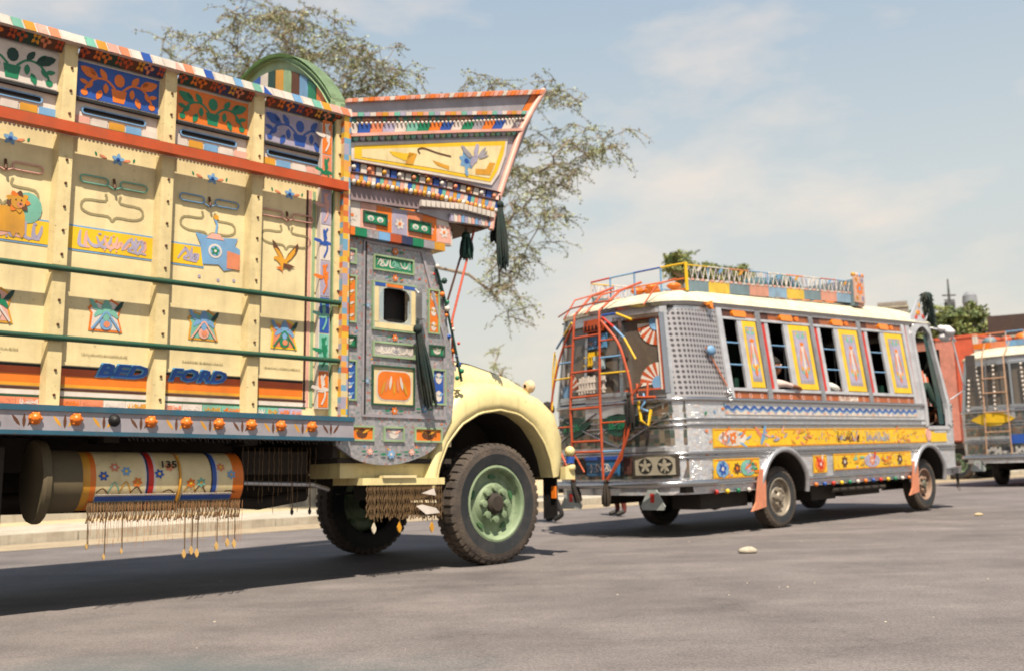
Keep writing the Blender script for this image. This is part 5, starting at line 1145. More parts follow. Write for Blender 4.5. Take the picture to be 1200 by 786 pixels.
m = MB(); m.tube([BF(4.85, 2.60, .02), BF(4.95, 2.52, .32), BF(5.0, 2.40, .36)], .015, silv, 6); m.tube([BF(5.02, 1.62, .03), BF(5.06, 1.75, .30), BF(5.05, 2.45, .34)], .013, silv, 6); m.fbox(lambda a, b, d: (5.05+d, a, b), -1.36, -1.22, 1.95, 2.30, 0, .03, M('mirror_back', (90, 84, 84), .4)); m.build('wing_mirror', bus)
m = MB(); rg = random.Random(4)
for i in range(15):
    p = BF(5.02+rg.uniform(-.14, .2), 2.54+rg.uniform(-.10, .10), .22+rg.uniform(-.06, .12)); m.ball(p, rg.uniform(.05, .09), clothw, 8, (1.3, .9, .7))
m.build('white_cloth_bundle', bus)
m = MB(); m.ball(BF(5.12, 2.78, .15), .05, red, 8); m.ball(BF(5.14, 2.73, .15), .04, salmon, 8); m.build('cloth_pompom', bus)
# --- painted side strips, wave band, fringe of coloured knobs
def strip(name, a, b, z0, z1, seed, deco):
    m = MB(); n = max(2, int((b-a)/.12)); 
    m.fbox(BF, a, b, z0, z1, .004, .012, yellow, n); r = random.Random(seed); h_ = z1-z0
    for q in range(int((b-a)*26)):
        x = r.uniform(a+.05, b-.05); z = r.uniform(z0+.03, z1-.03); m.fpoly(BF, leafpts(x, z, r.uniform(0, 6), r.uniform(.03, .075), r.uniform(.012, .03)), .0125+.00002*q, r.choice((orange, salmon, gold, pink, mint, lilac, orange, M('strip_cream', (240, 214, 130), .5))))
    m.ribbon(BF, [(a+.012, z0+.012), (b-.012, z0+.012), (b-.012, z1-.012), (a+.012, z1-.012), (a+.012, z0+.012)], .008, .0145, orange)
    for (kind, x, s, c1, c2) in deco:
        z = (z0+z1)/2
        if kind == 'f': flower(m, BF, x, z, s, c1, c2, .014, 7, seed)
        elif kind == 'b': bird(m, BF, x, z, s*2.4, c1, c2, .014, 1 if seed % 2 else -1, .2)
        elif kind == 'o': m.fpoly(BF, circ(x, z, s, 16, h_*.42), .014, c1); flower(m, BF, x, z, h_*.36, c2, white, .016, 6)
        elif kind == 's': scribble(m, BF, x-s, x+s, z0+.03, z1-.03, c1, .014, seed, .2, c2)
        elif kind == 'l':
            for q in range(9): m.fpoly(BF, leafpts(x+r.uniform(-s, s), z+r.uniform(-.3, .3)*h_, r.uniform(-.4, .9), r.uniform(.08, .18), .03), .014+.0007*q, (c1, c2)[q % 2])
    return m.build(name, bus)
strip('painted_strip', -1.42, 3.86, .975, 1.19, 3, [('o', -1.05, .28, white, orange), ('f', -1.2, .09, salmon, white), ('l', -.98, .2, orange, lblue), ('b', -.45, .10, lblue, salmon), ('l', -.2, .3, lilac, pink), ('l', .4, .25, salmon, gold), ('s', 1.55, .30, brown, lilac), ('s', 2.35, .34, greyp, lilac), ('l', 3.1, .3, salmon, gold)])
m = MB(); m.fbox(BF, 3.98, 4.52, .985, 1.155, .004, .012, yellow, 5); m.prism(BF, circ(3.90, 1.10, .09, 12, .10), .004, .022, pink); m.fbox(BF, 4.1, 4.5, 1.12, 1.156, .012, .014, silv, 3); m.build('painted_strip', bus)
strip('painted_strip', -1.44, -.54, .63, .85, 4, [('f', -1.28, .11, lblue, blue), ('o', -1.28, .12, lblue, blue), ('f', -1.0, .07, brown, orange), ('o', -.78, .15, mint, lilac), ('l', -.78, .12, orange, bgreen)])
strip('painted_strip', .66, .98, .63, .85, 5, [('o', .82, .13, orange, red), ('b', .82, .07, white, red)])
strip('painted_strip', 1.15, 3.30, .65, .86, 6, [('f', 1.42, .085, brown, white), ('l', 1.7, .12, gold, mint), ('o', 2.15, .22, lilac, salmon), ('b', 2.2, .08, white, red), ('l', 2.5, .12, orange, gold), ('f', 2.95, .085, brown, white)])
m = MB(); m.fbox(BF, -1.15, 3.6, 1.352, 1.405, .003, .008, white, 30)
for i in range(34): c = lerp(-1.12, 3.57, i/33); m.fpoly(BF, circ(c, 1.375, .035, 6, .018), .009, [pink, lilac, white][i % 3])
m.ribbon(BF, [(lerp(-1.15, 3.6, i/170), 1.425+.022*sin(i*.98)) for i in range(171)], .026, .008, blue); m.ribbon(BF, [(lerp(-1.15, 3.6, i/170), 1.402+.016*sin(i*.98)) for i in range(171)], .014, .010, lblue)
m.build('wave_band', bus)
m = MB()
for i, x in enumerate([(-1.4+q*.21) for q in range(26)]):
    if zbot(x) > .5 or zbot(x+.05) > .5: continue
    m = MB(); m.ball(BF(x, .49, .03), .028, [red, yellow, bgreen, white, orange, blue][i % 6], 6); m.build('coloured_knob', bus)
for (u, fl) in ((-.50, 1), (3.42, 1)):
    m = MB(); m.prism(lambda a, b, d: (a, -1.06+d, b), [(u-.06, .72), (u+.06, .70), (u+.03, .28), (u-.26, .24), (u-.16, .34)], -.012, .012, M('flap_salmon', (226, 142, 108), .6)); m.build('mud_flap', bus)
m = MB(); m.fbox(BF, 4.55, 5.0, .56, 1.48, .003, .010, embossed, 5); m.fbox(BF, 4.7, UF, .50, .60, .0, .10, chrome, 8); m.build('front_bumper', bus)
fringe('chain_fringe', bus, (4.75, -1.05, .50), (5.2, -.9, .50), 9, .18, .30, under, 9, .008, zig=False)
m = MB(); m.prism(BF, circ(-1.25, 2.62, .07, 10, .05), .03, .09, glow); m.build('side_lamp', bus)
m = MB()
for i in range(14): m.fpoly(BF, leafpts(-1.62+.5*random.Random(i).random(), .70+.75*random.Random(i+50).random(), i, .06, .03), .008, [blue, orange, lblue, salmon, bgreen][i % 5])
tag(m.build('painted_petals', bus), kind='stuff')
m = MB(); m.ball(BF(-1.35, 2.08, .05), .06, lblue, 8, (1.4, .5, 1)); m.tube([BF(-1.42, 2.12, .03), BF(-1.25, 1.90, .02), BF(-1.08, 1.68, .02)], .01, salmon, 5); m.build('corner_ornament', bus)
m = MB(); rg = random.Random(41)
for i in range(24): m.ball(BF(-1.06+rg.uniform(-.02, .05), 1.48+.15*rg.random(), .02), .02, chrome, 5)
m.build('corner_beads', bus)
# --- rear decoration
def rbar(name, pts, r, mt, par=bus, off=.17, n=7):
    m = MB()
    if isinstance(mt, (list, tuple)):
        for (p, q, c) in zip(pts, pts[1:], mt): m.tube([RR(p[0], p[1], off), RR(q[0], q[1], off)], r*.75, c, n)
    else: m.tube([RR(y, z, off) for y, z in pts], r*.66, mt, n)
    return m.build(name, par)
ladderc = M('ladder_orange', (196, 80, 42), .5, dirt=.15)
lad = MB()
for y in (.40, -.09):
    lad.tube([RR(y, .66, .17), RR(y*1.02+.0, 1.5, .17), RR(y, 2.4, .17), RR(y*.98, 2.62, .17), (-1.75, y*.95, 2.86), (-1.35, y*.92, 3.0)], .0155, ladderc, 8)
lad = lad.build('ladder', bus)
for z, mt in ((.98, orange), (1.10, ored), (1.48, ored), (1.62, ored), (1.92, orange), (2.34, orange)): 
    m = MB(); m.tube([RR(-.09, z, .17), RR(.40, z, .17)], .014, ladderc if mt is orange else mt, 7); m.build('rung', lad)
rbar('side_hoop', smooth_path([(-.12, 2.50), (-.36, 2.23), (-.47, 1.92), (-.52, 1.66), (-.51, 1.39), (-.42, 1.08), (-.28, .83), (-.15, .66)], 5), .025, ladderc)
rbar('side_hoop', smooth_path([(.42, 2.50), (.62, 2.26), (.74, 1.96), (.80, 1.62), (.76, 1.3), (.64, 1.0), (.45, .74)], 5), .021, ladderc)
for z, mt, ya, yb in ((2.06, lblue, -.44, .70), (1.87, yellow, -.50, .78), (2.26, ored, -.34, .62), (1.30, ored, -.50, -.09), (1.28, ored, .40, .76), (.98, lblue, -.36, -.09)):
    for (p, q) in (((ya, z), (min(yb, -.09), z)), ((.40, z), (yb, z))):
        if q[0]-p[0] > .05 and not (ya > .3 and p[0] < .3): rbar('cross_bar', [p, q], .016, mt)
rbar('slanting_bar', [(-.14, 2.56), (-.36, 2.56), (-.58, 2.46)], .018, [blue, yellow]); rbar('slanting_bar', [(-.14, 2.54), (-.32, 2.40), (-.46, 2.26), (-.60, 2.0)], .018, [red, lblue, yellow]); rbar('slanting_bar', [(.45, 2.54), (.62, 2.40), (.78, 2.26)], .018, [yellow, lblue])
rbar('slanting_bar', [(-.16, .66), (-.36, .90), (-.44, 1.3), (-.50, 1.56), (-.66, 1.72)], .02, ored); rbar('slanting_bar', [(.60, .82), (.38, .98), (.2, .75)], .016, ored)
rbar('hook_bar', [(.78, 1.5), (.86, 2.0), (.84, 2.22), (.76, 2.1), (.78, 1.9)], .016, yellow)
for cy, cz, r, a0 in ((-.76, 2.42, .26, pi/2+.0), (-.74, 1.72, .24, pi), (.72, 1.72, .24, 0)):
    m = MB(); n = 9
    for i in range(n):
        t0 = pi*i/n*.62; 
        A = {(-.76): (pi*1.0, .62*pi)}.get(cy)
        base = {0: 1.02*pi-.12, 1: -.0}.get(0)
        st = (-.05 if cz > 2 else 0)
        ang0 = (-pi/2-.15) if cz > 2 else -.1          # fans open towards the window centre
        aa = ang0+i*(1.75/n); bb = aa+1.75/n*.96
        sy = 1 if cy < 0 else -1
        m.fpoly(RR, [(cy+sy*r*.3*cos(aa), cz+r*.3*sin(aa)), (cy+sy*r*cos(aa), cz+r*sin(aa)), (cy+sy*r*cos(bb), cz+r*sin(bb)), (cy+sy*r*.3*cos(bb), cz+r*.3*sin(bb))], -.022, ored if i % 2 else white)
    m.prism(RR, circ(cy, cz, r*.36, 12), -.03, -.015, lblue if True else blue); m.build('sun_fan', bus)
m = MB(); m.fbox(RR, -.82, -.80, 1.64, 2.49, -.03, .0, ored); m.fbox(RR, -.79, -.775, 1.64, 2.49, -.03, .0, white); m.fbox(RR, -.82, -.2, 1.645, 1.665, -.03, .0, ored, 4); m.fbox(RR, -.82, -.35, 2.475, 2.49, -.03, .0, ored, 3); m.build('window_border', bus)
m = MB(); m.fbox(RR, -.02, .34, 2.40, 2.55, .02, .05, ored, 2)
for i in range(5): m.fbox(RR, .01+i*.065, .04+i*.065, 2.42, 2.48, .05, .054, hole)
m.build('red_grille', bus)
m = MB(); m.fbox(RR, -.04, .33, 2.20, 2.37, -.02, .02, M('sky_blue_board', (84, 144, 190), .5)); scribble(m, RR, 0, .3, 2.22, 2.35, dblue, .024, 8, .2, brown); m.build('blue_board', bus)
m = MB()
for i in range(5): m.fbox(RR, .08+i*.05, .10+i*.05, 1.98, 2.16, -.02, .03, yellow)
for z in (2.0, 2.1): m.fbox(RR, .06, .33, z, z+.015, .0, .035, yellow)
m.build('yellow_lattice', bus)
m = MB(); m.fbox(RR, -.05, .14, 1.94, 2.10, .03, .05, M('plaque', (190, 214, 222), .4)); scribble(m, RR, -.03, .12, 1.97, 2.07, white, .052, 2, .25, lblue); m.build('white_plaque', bus)
m = MB()
for i in range(9): m.fbox(RR, -.06+i*.052, -.03+i*.052, 1.66, 1.86+.015*(i % 2), .04, .06, white)
for z in (1.70, 1.79): m.fbox(RR, -.07, .42, z, z+.02, .035, .065, white, 2)
m.build('white_picket_rack', bus)
for (cy, w_) in ((.55, .34), (-.22, .28)):
    m = MB(); m.prism(RR, [(cy-w_, 1.30), (cy-w_*.5, 1.38), (cy, 1.40), (cy+w_*.5, 1.38), (cy+w_, 1.30), (cy+w_*.5, 1.18), (cy, 1.14), (cy-w_*.5, 1.18)], .012, .03, dgreen); scribble(m, RR, cy-w_*.5, cy+w_*.5, 1.22, 1.34, bgreen, .033, 4, .15); m.build('green_panel', bus)
m = MB()
for (a, b) in (((.85, 1.42), (-.2, 1.02)), ((.1, 1.18), (-.84, 1.5)), ((-.2, 1.02), (-.84, 1.36)), ((.12, 1.42), (.85, 1.1))): m.tube([RR(lerp(a[0], b[0], i/6), lerp(a[1], b[1], i/6), .02) for i in range(7)], .011, chrome, 5)
m.build('cross_trim', bus)
m = MB(); m.fbox(RR, -.22, .26, .70, .92, .02, .07, M('blue_box', (30, 104, 150), .45), 3); m.fbox(RR, -.23, .27, .885, .925, .015, .08, blue, 3); scribble(m, RR, -.18, .2, .74, .86, white, .073, 6, .14, lblue); m.build('blue_number_box', bus)
m = MB(); m.fbox(RR, -.90, -.42, .70, .90, .01, .03, M('vent_plate', (166, 158, 140), .5), 4)
m.ring(RR, [(-.92, .68), (-.40, .68), (-.40, .92), (-.92, .92)], [(-.90, .70), (-.42, .70), (-.42, .90), (-.90, .90)], .01, .045, under)
for cy in (-.78, -.55):
    m.fpoly(RR, circ(cy, .80, .085, 14), .033, hole)
    for i in range(5): m.fpoly(RR, leafpts(cy, .80, pi/2+2*pi*i/5, .08, .035), .036, M('vent_plate'))
m.build('star_vent', bus)
m = MB(); m.fbox(RR, .3, .55, .72, .90, .01, .02, hole, 2); m.build('tail_recess', bus); m = MB(); m.fbox(RR, -.38, -.26, .72, .90, .01, .02, maroon); m.build('tail_recess', bus)
m = MB(); m.tube([RR(-.55, 1.52, .1), RR(-.60, 1.30, .14), RR(-.68, 1.24, .12), RR(-.70, 1.42, .1)], .02, yellow, 6); m.build('yellow_ribbon', bus)
m = MB(); m.tube([RR(-.62, 1.60, .1), RR(-.66, 1.5, .14), RR(-.60, 1.44, .14), RR(-.68, 1.40, .12)], .014, lblue, 6); m.build('blue_ribbon', bus)
m = MB(); m.tube([RR(-.56, 1.72, .12), RR(-.58, 1.56, .15), RR(-.80, 1.55, .15)], .016, ored, 6); m.tube([RR(-.70, 1.75, .12), RR(-.70, 1.56, .15)], .014, ored, 6); m.build('red_bracket', bus)
tassel('black_tassel', bus, RR(-.50, 1.62, .18), .40, .05, cloth_b, 5)
tassel('black_tassel', bus, RR(-.12, .66, .16), .30, .04, cloth_b, 6)
tassel('black_tassel', bus, RR(.45, .72, .16), .32, .04, cloth_b, 7, (0, -.1))
# --- roof rack
segs = [M('slate', (120, 144, 154), .5), M('rack_yellow', (232, 194, 70), .5), M('slate'), M('rack_salmon', (224, 158, 136), .5), M('rack_blue', (142, 176, 204), .5), M('rack_yellow'), M('slate'), M('rack_salmon'), M('rack_blue')]
def KZ(x): return 2.80+.047*(x+1.33)
KF = lambda a, b, d: (a, -(.75+d), KZ(a)+b)
KFF = lambda a, b, d: (a, (.75+d), KZ(a)+b)
m = MB()
for i in range(12): m.box(-1.2+i*.33, -1.12+i*.33, -.73, .73, KZ(-1.2+i*.33)+.04, KZ(-1.2+i*.33)+.06, orange)
for y in (-.5, 0, .5): m.tube([(-1.3, y, KZ(-1.3)+.03), (2.5, y, KZ(2.5)+.03)], .02, orange, 5)
rack = m.build('roof_rack', bus)
for F in (KF, KFF):
    for i in range(9): m = MB(); m.fbox(F, -1.33+i*.43, -1.33+(i+1)*.43-.004, 0, .13, -.02, .0, segs[i], 2); m.build('rack_board', rack)
    m = MB()
    for i in range(40): m.fbox(F, -1.33+i*.097, -1.33+i*.097+.05, .13, .155, -.02, .005, [white, pink][i % 2])
    m.build('rack_lace_trim', rack)
for F in (KF, KFF):
    m = MB(); cs = [yellow, white, salmon, lblue, white, orange, white, ored, lblue]
    for i in range(9):
        a = -1.33+i*.43; m.tube([F(a, .31, 0), F(a+.43, .31, 0)], .008, cs[i], 6); m.tube([F(a, .14, 0), F(a, .31, 0)], .008, [white, lblue, white][i % 3], 5)
        for q in range(4): m.tube([F(a+q*.107, .15, 0), F(a+q*.107+.054, .30, 0), F(a+(q+1)*.107, .15, 0)], .006, [greyp, white, lilac, white][(q+i) % 4], 4)
        m.fpoly(F, leafpts(a+.2, .24, .6, .14, .05), .005, [white, lblue, gold][i % 3])
    m.build('rack_rail', rack)
m = MB(); P = [(-1.33, .75), (-1.36, .4), (-1.37, 0), (-1.36, -.4), (-1.33, -.75)]; cs = [red, lblue, blue, yellow]
for (a, b, c) in zip(P, P[1:], cs):
    for z in (.33, .15): m.tube([(a[0], a[1], KZ(-1.33)+z), (b[0], b[1], KZ(-1.33)+z)], .011 if z > .3 else .009, c if z > .3 else orange, 6)
    m.tube([(b[0], b[1], KZ(-1.33)+.0), (b[0], b[1], KZ(-1.33)+.33)], .012, lblue, 5)
m.tube([(-1.33, -.75, KZ(-1.33)), (-1.33, -.75, KZ(-1.33)+.34)], .022, yellow, 6)
m.build('rack_rail', rack)
m = MB()
for (y, x) in ((.62, -1.36), (-.62, -1.36), (.2, -1.36)): m.tube([RR(y*1.15, 2.62, .12), (-1.75, y*1.05, 2.85), (x, y, KZ(-1.33)+.16)], .010, ladderc, 6)
m.tube([RR(.95, 2.68, .14), RR(.5, 2.72, .16), RR(0, 2.73, .16), RR(-.3, 2.72, .16)], .010, ladderc, 6)
m.build('rack_stay', bus)
m = MB(); F = lambda a, b, d: (2.60+a, -.78-d, KZ(2.6)+b); m.box(2.50, 2.62, -.80, .80, KZ(2.6)-.05, KZ(2.6)+.33, M('slate')); m.box(2.62, 2.78, -.80, .80, KZ(2.6)-.05, KZ(2.6)+.34, pink)
m.fbox(F, -.10, .18, 0, .40, .02, .04, M('sign_pink', (226, 180, 160), .5)); flower(m, F, .04, .2, .10, orange, lblue, .042, 7); 
for q in ((-.04, .06), (.12, .06), (-.04, .33), (.12, .33)): flower(m, F, q[0], q[1], .045, [gold, lblue][q[0] > 0], red, .043, 5)
for i in range(4): m.ball((2.52+i*.08, -.8, KZ(2.6)+.40), .035, [gold, pink, lblue, orange][i], 6)
m.build('rack_headboard', rack)
# luggage lying in the rack
m = MB(); rg = random.Random(6)
tealc = M('teal_tarpaulin', (28, 96, 110), .7, bump=.5, bscale=6)
for i in range(9): m.ball((1.75+rg.uniform(-.35, .35), rg.uniform(-.45, .35), KZ(2)+.24+rg.uniform(0, .08)), rg.uniform(.12, .18), tealc, 10, (1.3, 1.1, .8))
b_ = m.build('bundle'); b_.parent = None
def to_world(o, par): o.location = par.location; o.rotation_euler = par.rotation_euler; o.scale = par.scale
to_world(b_, bus); tag(b_, 'teal tarpaulin bundle lying in the roof rack at the front of the silver bus', 'bundle')
m = MB()
for i in range(4): m.ball((-.95+rg.uniform(-.2, .2), rg.uniform(-.3, .3), KZ(-1)+.12+rg.uniform(0, .04)), rg.uniform(.06, .09), orange, 10, (1.4, 1.1, .6))
b_ = m.build('bundle'); to_world(b_, bus); tag(b_, 'orange cloth bundle lying at the back of the silver bus roof rack', 'bundle')
# --- passengers
def bp(x, y, z): v = Matrix.Rotation(BRZ, 3, 'Z') @ Vector((x, y, z)); return (v.x+2.528, v.y+12.919, v.z)
shirt_p = M('shirt_pale_pink', (222, 196, 188), .85, dirt=.05, bump=.4, bscale=12); shirt_w = M('shirt_white', (226, 222, 216), .85, dirt=.05, bump=.4, bscale=12); shirt_o = M('shirt_orange', (232, 120, 60), .85, dirt=.05); trous = M('trousers_grey', (92, 86, 84), .9)
person('person', 'person in a pale pink shirt resting an arm on the second bus window', None, bp(.08, -.77, 1.33), BRZ, sitting(None, chest=(.02, -.04, .34), neckb=(.03, -.08, .47), neck=(.05, -.10, .53), head=(.06, -.13, .60), crown=(.06, -.13, .68), shl=(.0, .14, .43), shr=(.0, -.19, .42), elr=(-.02, -.275, .41), wrr=(.22, -.285, .385)), shirt_p, trous, head_c=-.6)
person('person', 'person in a white shirt leaning on the third side window sill of the bus', None, bp(1.26, -.70, 1.31), BRZ, sitting(None, chest=(.04, -.06, .34), neckb=(.0, -.04, .47), neck=(-.02, -.03, .53), head=(-.05, -.03, .60), crown=(-.05, -.03, .68), shl=(.0, .14, .43), shr=(.08, -.20, .46), elr=(.16, -.30, .43), wrr=(.30, -.27, .40)), shirt_w, trous, head_c=.3)
person('person', 'driver in a dark green shirt seen through the arched front opening of the silver bus', None, bp(4.14, -.80, 1.38), BRZ, sitting(None), M('shirt_green', (14, 50, 42), .9, dirt=.05), trous, head_c=0)
# ================================================================== FAR BUS
bus2, _ = make_bus('far bus at the right edge with a yellow diamond panel on its back', True, (13.0, 25.0, 0), radians(43))
bus2.scale = (1.03, 1.05, 1.17)
m = MB()
for y in (.35, -.20):
    m.tube([RR(y, .66, .12), RR(y, 2.62, .12), (-1.7, y, 2.92)], .015, M('far_ladder', (190, 150, 120), .5), 6)
m = m.build('ladder', bus2)
for z in (1.1, 1.5, 1.9, 2.2): 
    q = MB(); q.tube([RR(-.2, z, .12), RR(.35, z, .12)], .014, M('far_ladder'), 5); q.build('rung', m)
for y in (.74, .56, .10, -.55):
    q = MB()
    for i in range(11): q.ball(RR(y-.02*i*(1 if y == .56 else 0), 2.46-i*.09, .05), .03, white, 6)
    q.build('bead_string', bus2)
q = MB(); q.prism(RR, [(.70, 1.36), (.35, 1.50), (-.05, 1.48), (-.30, 1.36), (0, 1.24), (.35, 1.22)], .02, .04, yellow); q.build('yellow_diamond_panel', bus2)
q = MB(); q.fbox(RR, -.62, -.18, .86, 1.04, .02, .04, blue, 3); q.build('blue_plate', bus2)
q = MB(); q.fbox(RR, -.5, .4, .66, .80, .02, .03, mosaic('far_plate_pattern', [(180, 170, 160), (60, 60, 66), (200, 196, 190)], (.05, .05, .04), axes=(0, 1, 1)), 3); q.build('patterned_plate', bus2)
rk = MB()
for y0, y1, c in ((.75, .35, orange), (.35, 0, salmon), (0, -.4, lblue), (-.4, -.75, ored)): rk.box(-1.34, -1.30, y1, y0, 2.86, 2.98, c); rk.tube([(-1.32, y0, 2.9), (-1.32, y0, 3.16)], .012, white, 5); rk.tube([(-1.32, y0, 3.16), (-1.32, y1, 3.16)], .014, c, 5)
for s in (-1, 1):
    for i in range(9): rk.box(-1.33+i*.43, -.9+i*.43-.004, s*.75-.01, s*.75+.01, 2.86+.018*i, 2.98+.018*i, segs[i])
rk = rk.build('roof_rack', bus2)
for i, (y, c, s) in enumerate(((.5, M('slate'), .16), (.12, ored, .13), (-.25, orange, .17), (-.55, red, .14))):
    m = MB()
    for q in range(3): m.ball((-.95+.08*q, y+.05*q, 3.02), s, c, 8, (1.2, 1, .75))
    o = m.build('bundle'); to_world(o, bus2); tag(o, ['grey cloth bundle at the left end of the second bus roof', 'small orange red bundle second from the left on the second bus roof', 'orange sack third from the left on the second bus roof', 'red sack at the right end of the second bus roof'][i], 'bundle')
# ================================================================== PEDESTRIANS
dark_tr = M('trousers_dark', (30, 30, 38), .9, dirt=.1); redcl = M('shalwar_maroon', (110, 34, 30), .9)
J = dict(STAND); J.update(anl=(-.20, .10, .12), knl=(-.02, .10, .48), tol=(-.06, .11, .04), wrr=(.12, -.24, .92))
person('person', 'pedestrian in dark trousers standing between the truck front and the back of the bus', None, (.50, 14.72, 0), radians(160), J, M('shirt_dark', (40, 44, 60), .9), dark_tr, head_c=.2)
person('person', 'pedestrian in maroon clothes standing behind the silver bus, seen below its bumper', None, (1.62, 15.9, 0), radians(200), dict(STAND), redcl, redcl)
# ================================================================== TREES
leafm = [M('leaf_pale', (172, 178, 134), .7, var=.3, dirt=.0), M('leaf_mid', (146, 158, 116), .7, var=.3, dirt=.0), M('leaf_brown', (160, 146, 110), .8, var=.3, dirt=.0)]
hedge_l = [M('hedge_light', (150, 156, 92), .7, var=.3, dirt=0), M('hedge_mid', (118, 134, 80), .7, var=.3, dirt=0), M('hedge_dark', (92, 108, 68), .7, var=.3, dirt=0)]
bark = M('bark', (150, 134, 118), .95, dirt=.3, bump=.6, bscale=20)
def tree(label, base, trunk_pts, blobs, ncl, seed, leaf=(.07, .03), twig=(.35, .75), droop=.5, per=14, r0=.22, mats=None, group=None, ntw=3, name='acacia_tree'):
    rg = random.Random(seed); base = Vector(base); mats = mats or leafm
    t = thing(name, label, 'tree', base, group=group)
    nodes = [Vector(p)-base for p in trunk_pts]; par = [i-1 for i in range(len(nodes))]; kids = [0]*len(nodes)
    tot = sum(b[3]*b[4]*b[5] for b in blobs); cl = []
    for b in blobs:
        for _ in range(max(3, int(ncl*b[3]*b[4]*b[5]/tot))):
            while True:
                q = Vector((rg.uniform(-1, 1), rg.uniform(-1, 1), rg.uniform(-1, 1)))
                if q.length < 1: break
            cl.append(Vector((b[0]+q.x*b[3], b[1]+q.y*b[4], b[2]+q.z*b[5]))-base)
    cl.sort(key=lambda p: (p-nodes[-1]).length)
    ends = []
    for c in cl:
        j = min(range(len(nodes)), key=lambda i: (nodes[i]-c).length+(.6 if i < len(trunk_pts)-1 and nodes[i].z < nodes[-1].z*.6 else 0)); d = (c-nodes[j]).length; n = max(1, int(d/.55)); pv = nodes[j]
        for k in range(1, n+1):
            q = pv.lerp(c, k/n)+Vector((rg.uniform(-1, 1), rg.uniform(-1, 1), rg.uniform(-.6, 1)))*.10*(k < n); q.z += .12*d*sin(pi*k/n)
            nodes.append(q); par.append(j if k == 1 else len(nodes)-2)
        ends.append(len(nodes)-1)
    wt = [0.0]*len(nodes)
    for e in ends:
        i = e
        while i >= 0: wt[i] += 1; i = par[i]
    W = max(wt); rad = [max(.008, r0*(w_/W)**.6) for w_ in wt]
    for i in range(len(trunk_pts)): rad[i] = r0*(1.25-.35*i/len(trunk_pts))
    m = MB()
    for i in range(1, len(nodes)):
        if par[i] >= 0: m.tube([nodes[par[i]], nodes[i]], [min(rad[par[i]], rad[i]*1.5), rad[i]], bark, 7 if rad[i] > .05 else 4)
    lf = MB()
    for e in ends:
        for _ in range(ntw):
            an = rg.uniform(0, 2*pi); L_ = rg.uniform(*twig); dr = Vector((cos(an), sin(an), rg.uniform(-.3, .6))).normalized(); p = nodes[e].copy(); pts = [p.copy()]; st = L_/6
            for k in range(6):
                dr = (dr+Vector((rg.uniform(-.25, .25), rg.uniform(-.25, .25), -droop*.32+rg.uniform(-.15, .15)))).normalized(); p = p+dr*st; pts.append(p.copy())
            m.tube(pts, [.010, .009, .008, .007, .006, .005, .004], bark, 3)
            mt = rg.choice((mats[0], mats[1], mats[0], mats[2]) if rg.random() < .5 else (mats[0], mats[1]))
            for k in range(per):
                u = rg.uniform(.6, 6); i = min(int(u), 5); q = pts[i].lerp(pts[i+1], u-i)+Vector((rg.uniform(-1, 1), rg.uniform(-1, 1), rg.uniform(-1, 1)))*.05
                a = Vector((rg.uniform(-1, 1), rg.uniform(-1, 1), rg.uniform(-.8, .5))).normalized(); b = a.orthogonal().normalized(); b.rotate(Matrix.Rotation(rg.uniform(0, 6.28), 3, a)); l = rg.uniform(leaf[1], leaf[0])
                lf.face([q, q+a*l*.5+b*l*.28, q+a*l, q+a*l*.5-b*l*.28], mt)
    m.build('trunk', t); c = lf.build('crown', t); return t
AB = [(-4.67, 20, 9.85, 1.5, 1.0, .75), (-3.06, 20, 9.2, 1.2, 1.0, .62), (-6.2, 20.3, 9.6, .95, .8, .5), (-7.0, 20.2, 9.95, .4, .4, .3), (-5.15, 20, 10.5, .8, .6, .35), (-.6, 20, 8.55, .7, .7, .35), (.8, 20, 8.45, 1.0, .7, .32), (1.0, 20, 7.15, .95, .8, .72), (2.1, 20, 7.45, .68, .6, .42), (.5, 20, 6.0, .85, .8, .85), (.0, 20, 4.8, .75, .7, .75), (-.42, 20, 7.1, .85, .8, .8), (.2, 20, 3.9, .5, .5, .4), (-2.2, 20, 8.6, .7, .7, .5), (-1.6, 20.5, 7.2, 1.0, .9, 1.0), (-3.6, 20.5, 8.0, 1.4, 1.2, .9), (-5.6, 20.6, 8.6, 1.3, 1, .6), (-2.6, 20.3, 6.3, 1.5, 1.2, 1.0)]
tree('tall airy acacia with drooping pale foliage rising behind the painted truck', (-2.6, 20.8, .1), [(-2.6, 20.8, .1), (-2.55, 20.8, 1.4), (-2.4, 20.7, 2.8), (-2.3, 20.6, 4.3)], AB, 620, 11, leaf=(.08, .033), per=17, ntw=4, r0=.15)
tree('small leafy tree top showing above the back of the silver bus roof rack', (6.85, 40, 0), [(6.85, 40, 0), (6.85, 40, 3), (6.9, 40, 6)], [(6.9, 40, 8.7, .5, .5, .55)], 60, 3, (.16, .09), (.3, .6), .2, 26, .18, hedge_l, name='leafy_tree')
tree('slightly lower tree top right beside the first one over the roof rack', (8.15, 40, 0), [(8.15, 40, 0), (8.15, 40, 3), (8.1, 40, 6)], [(8.15, 40, 8.35, .42, .45, .45)], 45, 4, (.16, .09), (.3, .6), .2, 26, .16, hedge_l, name='leafy_tree')
tree('farthest of three tree tops over the roof rack, barely rising above it', (10.7, 45, 0), [(10.7, 45, 0), (10.7, 45, 3), (10.7, 45, 6.5)], [(10.3, 45, 9.2, .5, .5, .35)], 40, 5, (.18, .1), (.3, .6), .2, 24, .16, hedge_l, name='leafy_tree')
tree('dense bushy tree behind the red lorry, left of the water tank', (19.6, 45, 0), [(19.6, 45, 0), (19.6, 45, 2.5), (19.6, 45, 4)], [(19.3, 45, 6.6, 1.3, 1, .9), (20.4, 45, 6.7, 1.3, 1, .9), (19.8, 45, 5.2, 1.6, 1.2, 1.2)], 210, 6, (.2, .1), (.3, .7), .2, 24, .25, hedge_l, name='bushy_tree')
